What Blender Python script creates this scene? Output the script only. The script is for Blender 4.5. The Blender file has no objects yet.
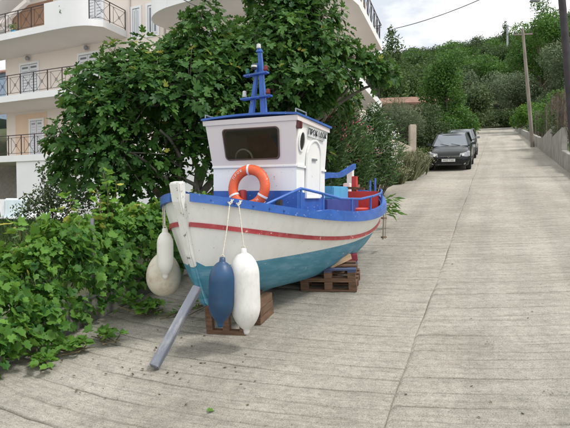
import bpy, math, random
import numpy as np
from mathutils import Vector, Matrix

R = math.radians
rng = np.random.default_rng(7)
random.seed(7)
sc = bpy.context.scene
COL = sc.collection

# ------------------------------------------------------------------ camera, world, sun, exposure
CAMZ = 2.15
cd = bpy.data.cameras.new('camera'); cam = bpy.data.objects.new('camera', cd); COL.objects.link(cam)
cam.location = (0, 0, CAMZ)
PITCH = math.atan(19 / 540)
cam.rotation_euler = (R(90) - PITCH, 0, 0)
cd.sensor_width = 36; cd.lens = 36 * 540 / 570
cd.clip_start = 0.05; cd.clip_end = 3000
sc.camera = cam

world = bpy.data.worlds.new('World'); sc.world = world; world.use_nodes = True
SUN_EL, SUN_AZ = 58, 115          # azimuth clockwise from +Y
wn = world.node_tree; wn.nodes.clear()
def N(nt, t, **k):
    n = nt.nodes.new(t)
    for a, v in k.items(): setattr(n, a, v)
    return n
wo = N(wn, 'ShaderNodeOutputWorld'); bg = N(wn, 'ShaderNodeBackground')
sky = N(wn, 'ShaderNodeTexSky', sky_type='NISHITA', sun_disc=False)
sky.sun_elevation = R(SUN_EL); sky.sun_rotation = R(SUN_AZ); sky.dust_density = 2.0
skm = N(wn, 'ShaderNodeVectorMath', operation='SCALE'); skm.inputs['Scale'].default_value = 0.12
tc = N(wn, 'ShaderNodeTexCoord'); mp = N(wn, 'ShaderNodeMapping'); mp.inputs['Scale'].default_value = (1, 1, 2.6)
nz = N(wn, 'ShaderNodeTexNoise'); nz.inputs['Scale'].default_value = 3.1; nz.inputs['Detail'].default_value = 6; nz.inputs['Roughness'].default_value = 0.55
cr = N(wn, 'ShaderNodeValToRGB')
cr.color_ramp.elements[0].position = 0.36; cr.color_ramp.elements[0].color = (0.55, 0.585, 0.635, 1)
cr.color_ramp.elements[1].position = 0.52; cr.color_ramp.elements[1].color = (1.07, 1.065, 1.05, 1)
mx = N(wn, 'ShaderNodeMix', data_type='RGBA'); mx.inputs['Factor'].default_value = 0.94
wn.links.new(tc.outputs['Generated'], mp.inputs['Vector']); wn.links.new(mp.outputs['Vector'], nz.inputs['Vector'])
wn.links.new(nz.outputs['Fac'], cr.inputs['Fac']); wn.links.new(sky.outputs['Color'], skm.inputs[0])
wn.links.new(skm.outputs['Vector'], mx.inputs['A']); wn.links.new(cr.outputs['Color'], mx.inputs['B'])
wn.links.new(mx.outputs['Result'], bg.inputs['Color']); bg.inputs['Strength'].default_value = 0.80
wn.links.new(bg.outputs['Background'], wo.inputs['Surface'])

sl = bpy.data.lights.new('sun', 'SUN'); sun = bpy.data.objects.new('sun', sl); COL.objects.link(sun)
sl.energy = 1.5; sl.angle = R(11); sl.color = (1, 0.96, 0.9)
_d = Vector((math.sin(R(SUN_AZ)) * math.cos(R(SUN_EL)), math.cos(R(SUN_AZ)) * math.cos(R(SUN_EL)), math.sin(R(SUN_EL))))
sun.rotation_euler = _d.to_track_quat('Z', 'Y').to_euler(); sun.location = (6, -4, 30)
sc.view_settings.view_transform = 'Standard'; sc.view_settings.look = 'None'
sc.view_settings.exposure = 0.88; sc.view_settings.gamma = 1.0
sc.cycles.max_bounces = 8; sc.cycles.transparent_max_bounces = 8

# ------------------------------------------------------------------ helpers
def pix(u, v, y):
    """point on the photograph's ray through (u, v) at distance y ahead of the camera"""
    cp, sp = math.cos(PITCH), math.sin(PITCH)
    dx, du = (u - 285) / 540, -(v - 214) / 540
    d = Vector((dx, cp + du * sp, -sp + du * cp)); d *= y / d.y
    return d + Vector((0, 0, CAMZ))

def tag(o, label=None, cat=None, group=None, kind=None):
    if label: o['label'] = label
    if cat: o['category'] = cat
    if group: o['group'] = group
    if kind: o['kind'] = kind
    return o

def empty(name, loc=(0, 0, 0), rz=0, label=None, cat=None, group=None, parent=None):
    o = bpy.data.objects.new(name, None); COL.objects.link(o)
    o.location = loc; o.rotation_euler = (0, 0, rz); o.empty_display_size = 0.2
    if parent: o.parent = parent
    return tag(o, label, cat, group)

def link(name, me, parent=None, mw=None):
    o = bpy.data.objects.new(name, me); COL.objects.link(o)
    if parent: o.parent = parent
    if mw is not None: o.matrix_local = mw
    return o

def copy_tree(o, parent=None):
    c = o.copy(); COL.objects.link(c); c.parent = parent
    for ch in o.children: copy_tree(ch, c)
    return c

class MB:
    def __init__(s): s.v = []; s.f = []
    def add(s, vs, fs):
        n = len(s.v); s.v += [tuple(p) for p in vs]; s.f += [tuple(i + n for i in f) for f in fs]; return s
    def hexa(s, b, t):
        """bottom 4 and top 4 corners, counter-clockwise from above"""
        return s.add(list(b) + list(t), [(3, 2, 1, 0), (4, 5, 6, 7), (0, 1, 5, 4), (1, 2, 6, 5), (2, 3, 7, 6), (3, 0, 4, 7)])
    def box(s, x0, x1, y0, y1, z0, z1):
        return s.hexa([(x0, y0, z0), (x1, y0, z0), (x1, y1, z0), (x0, y1, z0)], [(x0, y0, z1), (x1, y0, z1), (x1, y1, z1), (x0, y1, z1)])
    def bar(s, a, b, w, h, up=(0, 0, 1), w2=None, h2=None):
        a, b = Vector(a), Vector(b); d = (b - a).normalized(); up = Vector(up)
        sd = d.cross(up)
        if sd.length < 1e-4: sd = d.cross(Vector((1, 0, 0)))
        sd.normalize(); u = sd.cross(d); w2 = w2 or w; h2 = h2 or h
        q = lambda p, W, Hh: [p - sd * W / 2 - u * Hh / 2, p + sd * W / 2 - u * Hh / 2, p + sd * W / 2 + u * Hh / 2, p - sd * W / 2 + u * Hh / 2]
        return s.add(q(a, w, h) + q(b, w2, h2), [(3, 2, 1, 0), (4, 5, 6, 7), (0, 1, 5, 4), (1, 2, 6, 5), (2, 3, 7, 6), (3, 0, 4, 7)][:6])
    def tube(s, pts, r, n=8, cap=True, closed=False):
        pts = [Vector(p) for p in pts]; m = len(pts)
        rs = r if hasattr(r, '__len__') else [r] * m
        up = Vector((0.12, 0.2, 1)).normalized(); vs = []; fs = []
        for i, p in enumerate(pts):
            if closed: d = pts[(i + 1) % m] - pts[i - 1]
            else: d = pts[min(i + 1, m - 1)] - pts[max(i - 1, 0)]
            d.normalize(); u = up - d * up.dot(d)
            if u.length < 1e-3: u = Vector((1, 0, 0)) - d * d.x
            u.normalize(); up = u; w = d.cross(u)
            for k in range(n):
                an = 2 * math.pi * k / n
                vs.append(p + (u * math.cos(an) + w * math.sin(an)) * rs[i])
        for i in range(m if closed else m - 1):
            j = (i + 1) % m
            for k in range(n):
                k2 = (k + 1) % n
                fs.append((i * n + k, i * n + k2, j * n + k2, j * n + k))
        if cap and not closed:
            fs.append(tuple(range(n))[::-1]); fs.append(tuple((m - 1) * n + k for k in range(n)))
        return s.add(vs, fs)
    def lathe(s, prof, n=16, M=None):
        """prof: (radius, height) along local Z"""
        vs = []; fs = []; m = len(prof)
        for r_, z_ in prof:
            for k in range(n):
                an = 2 * math.pi * k / n; p = Vector((r_ * math.cos(an), r_ * math.sin(an), z_))
                vs.append(M @ p if M else p)
        for i in range(m - 1):
            for k in range(n):
                k2 = (k + 1) % n; fs.append((i * n + k, i * n + k2, (i + 1) * n + k2, (i + 1) * n + k))
        fs.append(tuple(range(n))[::-1]); fs.append(tuple((m - 1) * n + k for k in range(n)))
        return s.add(vs, fs)
    def torus(s, c, Rr, r, n=36, k=12, M=None):
        vs = []; fs = []
        for i in range(n):
            a = 2 * math.pi * i / n
            for j in range(k):
                b = 2 * math.pi * j / k; q = Vector(((Rr + r * math.cos(b)) * math.cos(a), (Rr + r * math.cos(b)) * math.sin(a), r * math.sin(b)))
                vs.append((M @ q if M else q) + Vector(c))
        for i in range(n):
            for j in range(k):
                fs.append((i * k + j, ((i + 1) % n) * k + j, ((i + 1) % n) * k + (j + 1) % k, i * k + (j + 1) % k))
        return s.add(vs, fs)
    def prism(s, poly, off):
        """poly: 3-D loop, off: extrusion vector"""
        n = len(poly); off = Vector(off); P = [Vector(p) for p in poly]
        fs = [tuple(range(n))[::-1], tuple(range(n, 2 * n))] + [(i, (i + 1) % n, n + (i + 1) % n, n + i) for i in range(n)]
        return s.add(P + [p + off for p in P], fs)
    def ring_prism(s, outer, inner, off):
        n = len(outer); off = Vector(off)
        A = [Vector(p) for p in outer]; B = [Vector(p) for p in inner]
        vs = A + B + [p + off for p in A] + [p + off for p in B]; fs = []
        for i in range(n):
            j = (i + 1) % n
            fs += [(i, j, n + j, n + i), (2 * n + i, 3 * n + i, 3 * n + j, 2 * n + j), (i, 2 * n + i, 2 * n + j, j), (n + i, n + j, 3 * n + j, 3 * n + i)]
        return s.add(vs, fs)
    def mesh(s, name, mat, smooth=None, bevel=0):
        me = bpy.data.meshes.new(name); me.from_pydata([tuple(p) for p in s.v], [], s.f)
        if bevel or True:
            import bmesh
            bm = bmesh.new(); bm.from_mesh(me)
            bmesh.ops.recalc_face_normals(bm, faces=bm.faces)
            if bevel:
                bmesh.ops.bevel(bm, geom=[e for e in bm.edges if e.is_manifold and e.calc_face_angle(0) > 0.5], offset=bevel, segments=2, affect='EDGES', clamp_overlap=True)
            bm.to_mesh(me); bm.free()
        if mat: me.materials.append(mat)
        if smooth is not None:
            me.polygons.foreach_set('use_smooth', [True] * len(me.polygons))
            if smooth < 180: me.set_sharp_from_angle(angle=R(smooth))
        return me
    def build(s, name, mat, parent=None, smooth=None, bevel=0, label=None, cat=None, group=None, kind=None, mw=None):
        return tag(link(name, s.mesh(name, mat, smooth, bevel), parent, mw), label, cat, group, kind)

# ------------------------------------------------------------------ materials
MATS = {}
def mat(name, col, rough=0.6, var=0.12, scale=6.0, bump=0.0, bscale=40.0, metal=0.0, col2=None, stain=0.0, stain_col=(0.12, 0.1, 0.08), sscale=3.0, spec=0.5, coat=0.0, stretch=(1, 1, 1), chip=0.0, chip_col=(.6, .58, .54), cscale=22.0):
    if name in MATS: return MATS[name]
    m = bpy.data.materials.new(name); m.use_nodes = True; nt = m.node_tree; b = nt.nodes['Principled BSDF']
    b.inputs['Roughness'].default_value = rough; b.inputs['Metallic'].default_value = metal
    b.inputs['Specular IOR Level'].default_value = spec; b.inputs['Coat Weight'].default_value = coat
    t = N(nt, 'ShaderNodeTexCoord'); mpn = N(nt, 'ShaderNodeMapping'); mpn.inputs['Scale'].default_value = stretch
    nt.links.new(t.outputs['Object'], mpn.inputs['Vector'])
    n1 = N(nt, 'ShaderNodeTexNoise'); n1.inputs['Scale'].default_value = scale; n1.inputs['Detail'].default_value = 5
    nt.links.new(mpn.outputs['Vector'], n1.inputs['Vector'])
    c2 = col2 or tuple(c * (1 - var * 2) for c in col); c1 = col if col2 else tuple(min(1, c * (1 + var * 0.6)) for c in col)
    r = N(nt, 'ShaderNodeValToRGB'); r.color_ramp.elements[0].position = 0.3; r.color_ramp.elements[1].position = 0.7
    r.color_ramp.elements[0].color = (*c2, 1); r.color_ramp.elements[1].color = (*c1, 1)
    nt.links.new(n1.outputs['Fac'], r.inputs['Fac']); out = r.outputs['Color']
    if stain:
        n2 = N(nt, 'ShaderNodeTexNoise'); n2.inputs['Scale'].default_value = sscale; n2.inputs['Detail'].default_value = 8; n2.inputs['Roughness'].default_value = 0.7
        nt.links.new(mpn.outputs['Vector'], n2.inputs['Vector'])
        r2 = N(nt, 'ShaderNodeValToRGB'); r2.color_ramp.elements[0].position = 0.46; r2.color_ramp.elements[1].position = 0.66
        r2.color_ramp.elements[0].color = (0, 0, 0, 1); r2.color_ramp.elements[1].color = (stain,) * 3 + (1,)
        nt.links.new(n2.outputs['Fac'], r2.inputs['Fac'])
        mm = N(nt, 'ShaderNodeMix', data_type='RGBA'); mm.inputs['B'].default_value = (*stain_col, 1)
        nt.links.new(r2.outputs['Color'], mm.inputs['Factor']); nt.links.new(out, mm.inputs['A']); out = mm.outputs['Result']
    if chip:
        n5 = N(nt, 'ShaderNodeTexNoise'); n5.inputs['Scale'].default_value = cscale; n5.inputs['Detail'].default_value = 6; n5.inputs['Roughness'].default_value = 0.65
        nt.links.new(t.outputs['Object'], n5.inputs['Vector'])
        r5 = N(nt, 'ShaderNodeValToRGB'); r5.color_ramp.elements[0].position = 0.66 - 0.06 * chip; r5.color_ramp.elements[1].position = 0.70 - 0.05 * chip
        r5.color_ramp.elements[0].color = (0, 0, 0, 1); r5.color_ramp.elements[1].color = (.85, .85, .85, 1); nt.links.new(n5.outputs['Fac'], r5.inputs['Fac'])
        m5 = N(nt, 'ShaderNodeMix', data_type='RGBA'); m5.inputs['B'].default_value = (*chip_col, 1)
        nt.links.new(r5.outputs['Color'], m5.inputs['Factor']); nt.links.new(out, m5.inputs['A']); out = m5.outputs['Result']
    nt.links.new(out, b.inputs['Base Color'])
    if bump:
        n3 = N(nt, 'ShaderNodeTexNoise'); n3.inputs['Scale'].default_value = bscale; n3.inputs['Detail'].default_value = 6
        nt.links.new(mpn.outputs['Vector'], n3.inputs['Vector'])
        bp = N(nt, 'ShaderNodeBump'); bp.inputs['Strength'].default_value = bump; bp.inputs['Distance'].default_value = 0.02
        nt.links.new(n3.outputs['Fac'], bp.inputs['Height']); nt.links.new(bp.outputs['Normal'], b.inputs['Normal'])
    MATS[name] = m; return m

def leaf_mat(name, dark, light, trans=0.35, rough=0.5, yellow=None):
    if name in MATS: return MATS[name]
    m = bpy.data.materials.new(name); m.use_nodes = True; nt = m.node_tree; b = nt.nodes['Principled BSDF']; o = nt.nodes['Material Output']
    at = N(nt, 'ShaderNodeAttribute', attribute_name='rnd'); r = N(nt, 'ShaderNodeValToRGB')
    r.color_ramp.elements[0].color = (*dark, 1); r.color_ramp.elements[1].color = (*light, 1)
    if yellow: r.color_ramp.elements[1].position = .93; el = r.color_ramp.elements.new(1.0); el.color = (*yellow, 1)
    nt.links.new(at.outputs['Fac'], r.inputs['Fac'])
    nt.links.new(r.outputs['Color'], b.inputs['Base Color']); b.inputs['Roughness'].default_value = rough; b.inputs['Specular IOR Level'].default_value = 0.22
    tr = N(nt, 'ShaderNodeBsdfTranslucent'); hs = N(nt, 'ShaderNodeHueSaturation'); hs.inputs['Hue'].default_value = 0.475; hs.inputs['Value'].default_value = 1.5
    nt.links.new(r.outputs['Color'], hs.inputs['Color']); nt.links.new(hs.outputs['Color'], tr.inputs['Color'])
    ms = N(nt, 'ShaderNodeMixShader'); ms.inputs['Fac'].default_value = trans
    nt.links.new(b.outputs['BSDF'], ms.inputs[1]); nt.links.new(tr.outputs['BSDF'], ms.inputs[2]); nt.links.new(ms.outputs['Shader'], o.inputs['Surface'])
    MATS[name] = m; return m

M_white = mat('boat_white', (0.80, 0.80, 0.78), 0.38, 0.02, 3, 0.08, 30, stain=0.28, stain_col=(0.55, 0.52, 0.45), sscale=5, stretch=(1, 1, .45), chip=.08, chip_col=(.42, .37, .3))
M_wstem = mat('stem_white', (0.76, 0.76, 0.74), 0.4, 0.03, 3, 0.1, 30, stain=0.25, stain_col=(0.5, 0.45, 0.38), sscale=11, stretch=(1, 1, .35), chip=1.0, chip_col=(.16, .11, .07), cscale=16)
M_wside = mat('cabin_white', (0.83, 0.83, 0.82), 0.4, 0.02, 3, 0.05, 20, stain=0.16, stain_col=(0.55, 0.53, 0.48), stretch=(1, 1, .4), chip=.15, chip_col=(.4, .3, .22))
M_pink = mat('cabin_front_pink', (0.72, 0.65, 0.635), 0.45, 0.02, 3, 0.05, 20, stain=0.15, stain_col=(0.5, 0.45, 0.42))
M_blue = mat('boat_blue', (0.03, 0.115, 0.43), 0.38, 0.12, 5, 0.08, 25, stain=0.3, stain_col=(0.07, 0.17, 0.44), sscale=5, chip=.45, chip_col=(.30, .36, .48), cscale=26)
M_teal = mat('antifouling', (0.075, 0.285, 0.43), 0.6, 0.1, 5, 0.12, 25, stain=0.45, stain_col=(0.26, 0.40, 0.47), sscale=5, stretch=(0.6, 1, 3), col2=(0.06, 0.23, 0.32), chip=.35, chip_col=(.5, .52, .48), cscale=15)
M_red = mat('stripe_red', (0.36, 0.035, 0.045), 0.45, 0.12, 6, 0.06, 30, stain=0.3, stain_col=(0.5, 0.22, 0.2), sscale=7, chip=.6, chip_col=(.62, .56, .52), cscale=24)
M_redin = mat('inner_red', (0.50, 0.05, 0.045), 0.5, 0.12, 5, 0.08, 25)
M_ltblue = mat('box_light_blue', (0.10, 0.38, 0.62), 0.5, 0.08, 5)
M_dkblue = mat('casing_blue', (0.05, 0.08, 0.30), 0.5, 0.1, 5)
M_glassdark = mat('dark_glass', (0.018, 0.012, 0.012), 0.06, 0.3, 3, spec=0.6)
M_rubber = mat('rubber', (0.02, 0.02, 0.02), 0.6, 0.1)
M_wood = mat('pallet_wood', (0.20, 0.115, 0.07), 0.85, 0.25, 5, 0.4, 30, stretch=(1, 6, 6), col2=(0.09, 0.05, 0.03))
M_paleWood = mat('pale_wood', (0.50, 0.36, 0.22), 0.8, 0.15, 5, 0.3, 30, stretch=(1, 6, 6))
M_orange = mat('buoy_orange', (0.72, 0.10, 0.025), 0.45, 0.08, 8, 0.08, 30, stain=0.35, stain_col=(0.55, 0.14, 0.06), chip=.35, chip_col=(.62, .42, .32))
M_fw = mat('fender_white', (0.72, 0.71, 0.66), 0.45, 0.04, 5, 0.08, 20, stain=0.5, stain_col=(0.42, 0.38, 0.3), sscale=5)
M_fw2 = mat('fender_grey_white', (0.70, 0.70, 0.68), 0.45, 0.04, 5, 0.08, 20, stain=0.5, stain_col=(0.45, 0.43, 0.40), sscale=9, stretch=(1, 1, 0.5))
M_fb = mat('buoy_stained', (0.62, 0.58, 0.48), 0.5, 0.08, 4, 0.08, 20, stain=0.7, stain_col=(0.32, 0.22, 0.12), sscale=4)
M_fblue = mat('fender_blue', (0.012, 0.075, 0.195), 0.45, 0.15, 2.6, 0.08, 20, stain=0.9, stain_col=(0.022, 0.045, 0.085), sscale=3.6, col2=(.012, .04, .085))
M_rope = mat('rope', (0.62, 0.58, 0.5), 0.9, 0.15, 60, 0.4, 120)
M_cream = mat('house_cream', (0.84, 0.745, 0.675), 0.85, 0.03, 1.2, 0.05, 40, stain=.22, stain_col=(.58, .50, .43), sscale=1.2, stretch=(1, 1, .25))
M_hwhite = mat('house_white', (0.85, 0.85, 0.86), 0.8, 0.02, 1.2, 0.05, 40, stain=0.07, stain_col=(0.6, 0.58, 0.55), sscale=0.8)
M_soffit = mat('soffit', (0.75, 0.69, 0.65), 0.85, 0.02, 1)
M_horange = mat('house_orange', (0.80, 0.60, 0.45), 0.85, 0.04, 1)
M_hbrown = mat('house_brown', (0.34, 0.20, 0.13), 0.8, 0.06, 1)
M_iron = mat('dark_iron', (0.035, 0.028, 0.028), 0.6, 0.2)
M_tile = mat('roof_tile', (0.32, 0.155, 0.11), 0.85, 0.2, 3, 0.3, 20)
M_conc = mat('wall_concrete', (0.36, 0.35, 0.32), 0.9, 0.12, 2.5, 0.5, 25, stain=0.6, stain_col=(0.16, 0.15, 0.13), sscale=1.3)
M_beige = mat('wall_beige', (0.50, 0.43, 0.35), 0.9, 0.1, 2, 0.4, 18, stain=0.4, stain_col=(0.27, 0.23, 0.18))
M_bark = mat('fig_bark', (0.22, 0.20, 0.17), 0.9, 0.25, 8, 0.5, 30)
M_bark2 = mat('dark_bark', (0.10, 0.075, 0.055), 0.9, 0.25, 8, 0.5, 30)
M_pole = mat('pole_wood', (0.27, 0.235, 0.20), 0.9, 0.2, 3, 0.4, 20, stretch=(4, 4, 0.5))
M_pole2 = mat('pole_dark', (0.045, 0.038, 0.045), 0.8, 0.2, 3, 0.3, 20)
M_galv = mat('galvanised', (0.34, 0.36, 0.38), 0.5, 0.12, 8, metal=0.6)
M_prop = mat('prop_timber', (0.20, 0.22, 0.265), 0.6, 0.15, 3, 0.4, 25, stain=0.7, stain_col=(0.42, 0.40, 0.38), sscale=7, stretch=(1, 1, .3), col2=(.11, .12, .15))
L_fig = leaf_mat('fig_leaf', (0.017, 0.064, 0.016), (0.088, 0.205, 0.036), 0.28, .5, (.30, .30, .05))
L_vine = leaf_mat('vine_leaf', (0.03, 0.105, 0.02), (0.15, 0.31, 0.046), 0.34, .5, (.42, .44, .09))
L_olean = leaf_mat('oleander_leaf', (0.035, 0.085, 0.033), (0.12, 0.22, 0.075), 0.25)
L_olive = leaf_mat('olive_leaf', (0.08, 0.12, 0.062), (0.20, 0.25, 0.145), 0.22)
L_green = leaf_mat('broad_leaf', (0.028, 0.085, 0.018), (0.12, 0.26, 0.045), 0.3)
L_dark = leaf_mat('dark_leaf', (0.028, 0.066, 0.021), (0.105, 0.175, 0.05), 0.25)
L_bush = leaf_mat('bush_leaf', (0.035, 0.065, 0.028), (0.11, 0.16, 0.06), 0.25)
L_dry = leaf_mat('dry_grass', (0.14, 0.17, 0.085), (0.36, 0.37, 0.23), 0.35)
L_grass = leaf_mat('grass', (0.03, 0.07, 0.018), (0.10, 0.17, 0.05), 0.25)
L_pink = leaf_mat('pink_flower', (0.55, 0.10, 0.18), (0.75, 0.25, 0.32), 0.3)
L_wflow = leaf_mat('white_flower', (0.70, 0.70, 0.66), (0.85, 0.85, 0.82), 0.3)
L_brown = leaf_mat('dead_leaf', (0.12, 0.07, 0.03), (0.40, 0.28, 0.14), 0.2)

def road_material():
    m = bpy.data.materials.new('road_concrete'); m.use_nodes = True; nt = m.node_tree; b = nt.nodes['Principled BSDF']
    t = N(nt, 'ShaderNodeTexCoord'); L = nt.links.new
    def noise(sc_, det=6, rough=0.6, stretch=(1, 1, 1)):
        mpn = N(nt, 'ShaderNodeMapping'); mpn.inputs['Scale'].default_value = stretch
        n = N(nt, 'ShaderNodeTexNoise'); n.inputs['Scale'].default_value = sc_; n.inputs['Detail'].default_value = det; n.inputs['Roughness'].default_value = rough
        L(t.outputs['Object'], mpn.inputs['Vector']); L(mpn.outputs['Vector'], n.inputs['Vector']); return n.outputs['Fac']
    def ramp(f, p0, c0, p1, c1):
        r = N(nt, 'ShaderNodeValToRGB'); r.color_ramp.elements[0].position = p0; r.color_ramp.elements[1].position = p1
        r.color_ramp.elements[0].color = (*c0, 1); r.color_ramp.elements[1].color = (*c1, 1); L(f, r.inputs['Fac']); return r.outputs['Color']
    def mul(a, b_, f=1.0):
        x = N(nt, 'ShaderNodeMix', data_type='RGBA', blend_type='MULTIPLY'); x.inputs['Factor'].default_value = f; L(a, x.inputs['A']); L(b_, x.inputs['B']); return x.outputs['Result']
    base = ramp(noise(0.55, 5), 0.35, (0.40, 0.378, 0.335), 0.66, (0.505, 0.482, 0.437))
    c = mul(base, ramp(noise(14, 8, 0.75), 0.30, (0.72, 0.72, 0.72), 0.60, (1.06, 1.05, 1.04)))
    c = mul(c, ramp(noise(2.2, 8, 0.7, (0.45, 1.6, 1)), 0.30, (0.86, 0.86, 0.85), 0.55, (1, 1, 1)))
    c = mul(c, ramp(noise(75, 3, 0.6), 0.30, (0.45, 0.44, 0.42), 0.42, (1, 1, 1)))       # dark grit
    c = mul(c, ramp(noise(130, 2, 0.6), 0.36, (0.72, 0.71, 0.69), 0.60, (1.12, 1.12, 1.11)))
    ta = N(nt, 'ShaderNodeAttribute', attribute_name='tpos'); ra = N(nt, 'ShaderNodeAttribute', attribute_name='rowpos'); cc = N(nt, 'ShaderNodeCombineXYZ')
    mr = N(nt, 'ShaderNodeMath', operation='MULTIPLY'); mr.inputs[1].default_value = 24.0; L(ra.outputs['Fac'], mr.inputs[0]); L(ta.outputs['Fac'], cc.inputs[0]); L(mr.outputs[0], cc.inputs[1])
    nb_ = N(nt, 'ShaderNodeTexNoise'); nb_.inputs['Scale'].default_value = 1.6; nb_.inputs['Detail'].default_value = 5; nb_.inputs['Roughness'].default_value = .65; L(cc.outputs[0], nb_.inputs['Vector'])
    broom = nb_.outputs['Fac']
    c = mul(c, ramp(broom, 0.34, (0.84, 0.835, 0.82), 0.56, (1.05, 1.05, 1.05)))            # broomed streaks along the grooves
    tp = N(nt, 'ShaderNodeAttribute', attribute_name='tpos'); rp2 = N(nt, 'ShaderNodeAttribute', attribute_name='rowpos'); cx = N(nt, 'ShaderNodeCombineXYZ')
    m1 = N(nt, 'ShaderNodeMath', operation='MULTIPLY'); m1.inputs[1].default_value = .06; L(rp2.outputs['Fac'], m1.inputs[0]); L(tp.outputs['Fac'], cx.inputs[0]); L(m1.outputs[0], cx.inputs[1])
    nl = N(nt, 'ShaderNodeTexNoise'); nl.inputs['Scale'].default_value = 1.5; nl.inputs['Detail'].default_value = 4; L(cx.outputs[0], nl.inputs['Vector'])
    c = mul(c, ramp(nl.outputs['Fac'], .36, (.84, .84, .84), .58, (1.03, 1.03, 1.02)))
    at = N(nt, 'ShaderNodeAttribute', attribute_name='groove')
    gm = N(nt, 'ShaderNodeMix', data_type='RGBA', blend_type='MULTIPLY'); L(at.outputs['Fac'], gm.inputs['Factor']); L(c, gm.inputs['A']); gm.inputs['B'].default_value = (0.34, 0.32, 0.29, 1)
    L(gm.outputs['Result'], b.inputs['Base Color']); b.inputs['Roughness'].default_value = 0.92; b.inputs['Specular IOR Level'].default_value = 0.25
    # fine broom-like ridges between the scored grooves, along the groove direction
    ad = N(nt, 'ShaderNodeMath', operation='MULTIPLY_ADD'); L(broom, ad.inputs[0]); ad.inputs[1].default_value = 0.6
    n4 = noise(38, 8, 0.75); L(n4, ad.inputs[2])
    bp = N(nt, 'ShaderNodeBump'); bp.inputs['Strength'].default_value = 0.9; bp.inputs['Distance'].default_value = 0.022
    L(ad.outputs[0], bp.inputs['Height']); L(bp.outputs['Normal'], b.inputs['Normal'])
    return m
M_road = road_material()

# ------------------------------------------------------------------ numpy leaf scatter
def leaf_template(kind):
    """outline fan with a fold along the midrib; base at origin, tip along +Y, length ~1"""
    if kind == 'fig':
        half = [(0.0, 0.0), (0.16, -0.10), (0.36, 0.02), (0.44, 0.20), (0.22, 0.30), (0.40, 0.46), (0.42, 0.66), (0.30, 0.70), (0.14, 0.50), (0.17, 0.82), (0.0, 1.0)]
    elif kind == 'vine':
        half = [(0.0, 0.08), (0.18, -0.10), (0.42, 0.0), (0.52, 0.28), (0.36, 0.38), (0.48, 0.62), (0.30, 0.72), (0.16, 0.74), (0.0, 1.0)]
    elif kind == 'narrow':
        half = [(0.0, 0.0), (0.085, 0.45), (0.0, 1.0)]
    elif kind == 'blade':
        half = [(0.0, 0.0), (0.013, 0.3), (0.0, 1.0)]
    else:
        half = [(0.0, 0.0), (0.28, 0.45), (0.0, 1.0)]
    vs = [(0.0, 0.35, 0.0)] if kind in ('fig', 'vine') else []
    tris = []
    if kind in ('fig', 'vine'):
        for sgn in (1, -1):
            st = len(vs)
            for (x, y) in half: vs.append((sgn * x, y, 0.32 * abs(x) - 0.20 * max(0, y - 0.35) ** 1.5 - 0.10 * abs(x) * y))
            for i in range(len(half) - 1):
                a, b = st + i, st + i + 1
                tris.append((0, a, b) if sgn > 0 else (0, b, a))
    else:
        vs = [(0, 0, 0), (half[1][0], half[1][1], 0.03), (0, 1, -0.08), (-half[1][0], half[1][1], 0.03)]
        tris = [(0, 1, 2), (0, 2, 3)]
    return np.array(vs, dtype=np.float64), np.array(tris, dtype=np.int64)
TPL = {k: leaf_template(k) for k in ('fig', 'vine', 'narrow', 'blade', 'plain')}

def norm(a): return a / np.maximum(np.linalg.norm(a, axis=1, keepdims=True), 1e-9)
def frames(dirs, nrm):
    y = norm(dirs); z = norm(nrm - y * np.sum(nrm * y, 1, keepdims=True)); x = np.cross(y, z)
    return np.stack([x, y, z], 2)                                   # columns
def np_mesh(name, V, T, rnd, m):
    me = bpy.data.meshes.new(name); me.vertices.add(len(V)); me.vertices.foreach_set('co', V.astype(np.float32).ravel())
    nt_ = len(T); me.loops.add(nt_ * 3); me.loops.foreach_set('vertex_index', T.astype(np.int32).ravel())
    me.polygons.add(nt_); me.polygons.foreach_set('loop_start', np.arange(0, nt_ * 3, 3, dtype=np.int32))
    at = me.attributes.new('rnd', 'FLOAT', 'POINT'); at.data.foreach_set('value', rnd.astype(np.float32))
    me.update(calc_edges=True); me.validate(); me.materials.append(m); return me
def leaves_mesh(name, kind, P, D, Nn, S, rnd, m):
    tv, tt = TPL[kind]; F = frames(D, Nn); n = len(P)
    cv = np.ones((n, 1, 3)); cv[:, 0, 2] = rng.uniform(.3, 2.4, n); cv[:, 0, 0] = rng.uniform(.82, 1.15, n)
    V = np.einsum('nij,nkj->nki', F, tv[None] * cv) * S[:, None, None] + P[:, None, :]
    T = tt[None] + (np.arange(n) * len(tv))[:, None, None]
    return np_mesh(name, V.reshape(-1, 3), T.reshape(-1, 3), np.repeat(rnd, len(tv)), m)
def rdir(n):
    return norm(rng.normal(size=(n, 3)))
def single_leaves(parent, kind, P, D, Nn, S, rnd, m, nvar=5):
    """leaves as objects of their own; alike leaves share mesh data"""
    tv, tt = TPL[kind]; meshes = []
    for q in range(nvar):
        meshes.append(np_mesh('leaf', tv.copy(), tt, np.full(len(tv), (q + 0.5) / nvar), m))
    F = frames(D, Nn)
    for i in range(len(P)):
        q = min(nvar - 1, int(rnd[i] * nvar))
        Mx = Matrix.Identity(4)
        for a in range(3):
            for b in range(3): Mx[a][b] = F[i, a, b] * S[i]
            Mx[a][3] = P[i, a]
        o = bpy.data.objects.new('leaf', meshes[q]); COL.objects.link(o); o.parent = parent; o.matrix_local = Mx

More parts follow.
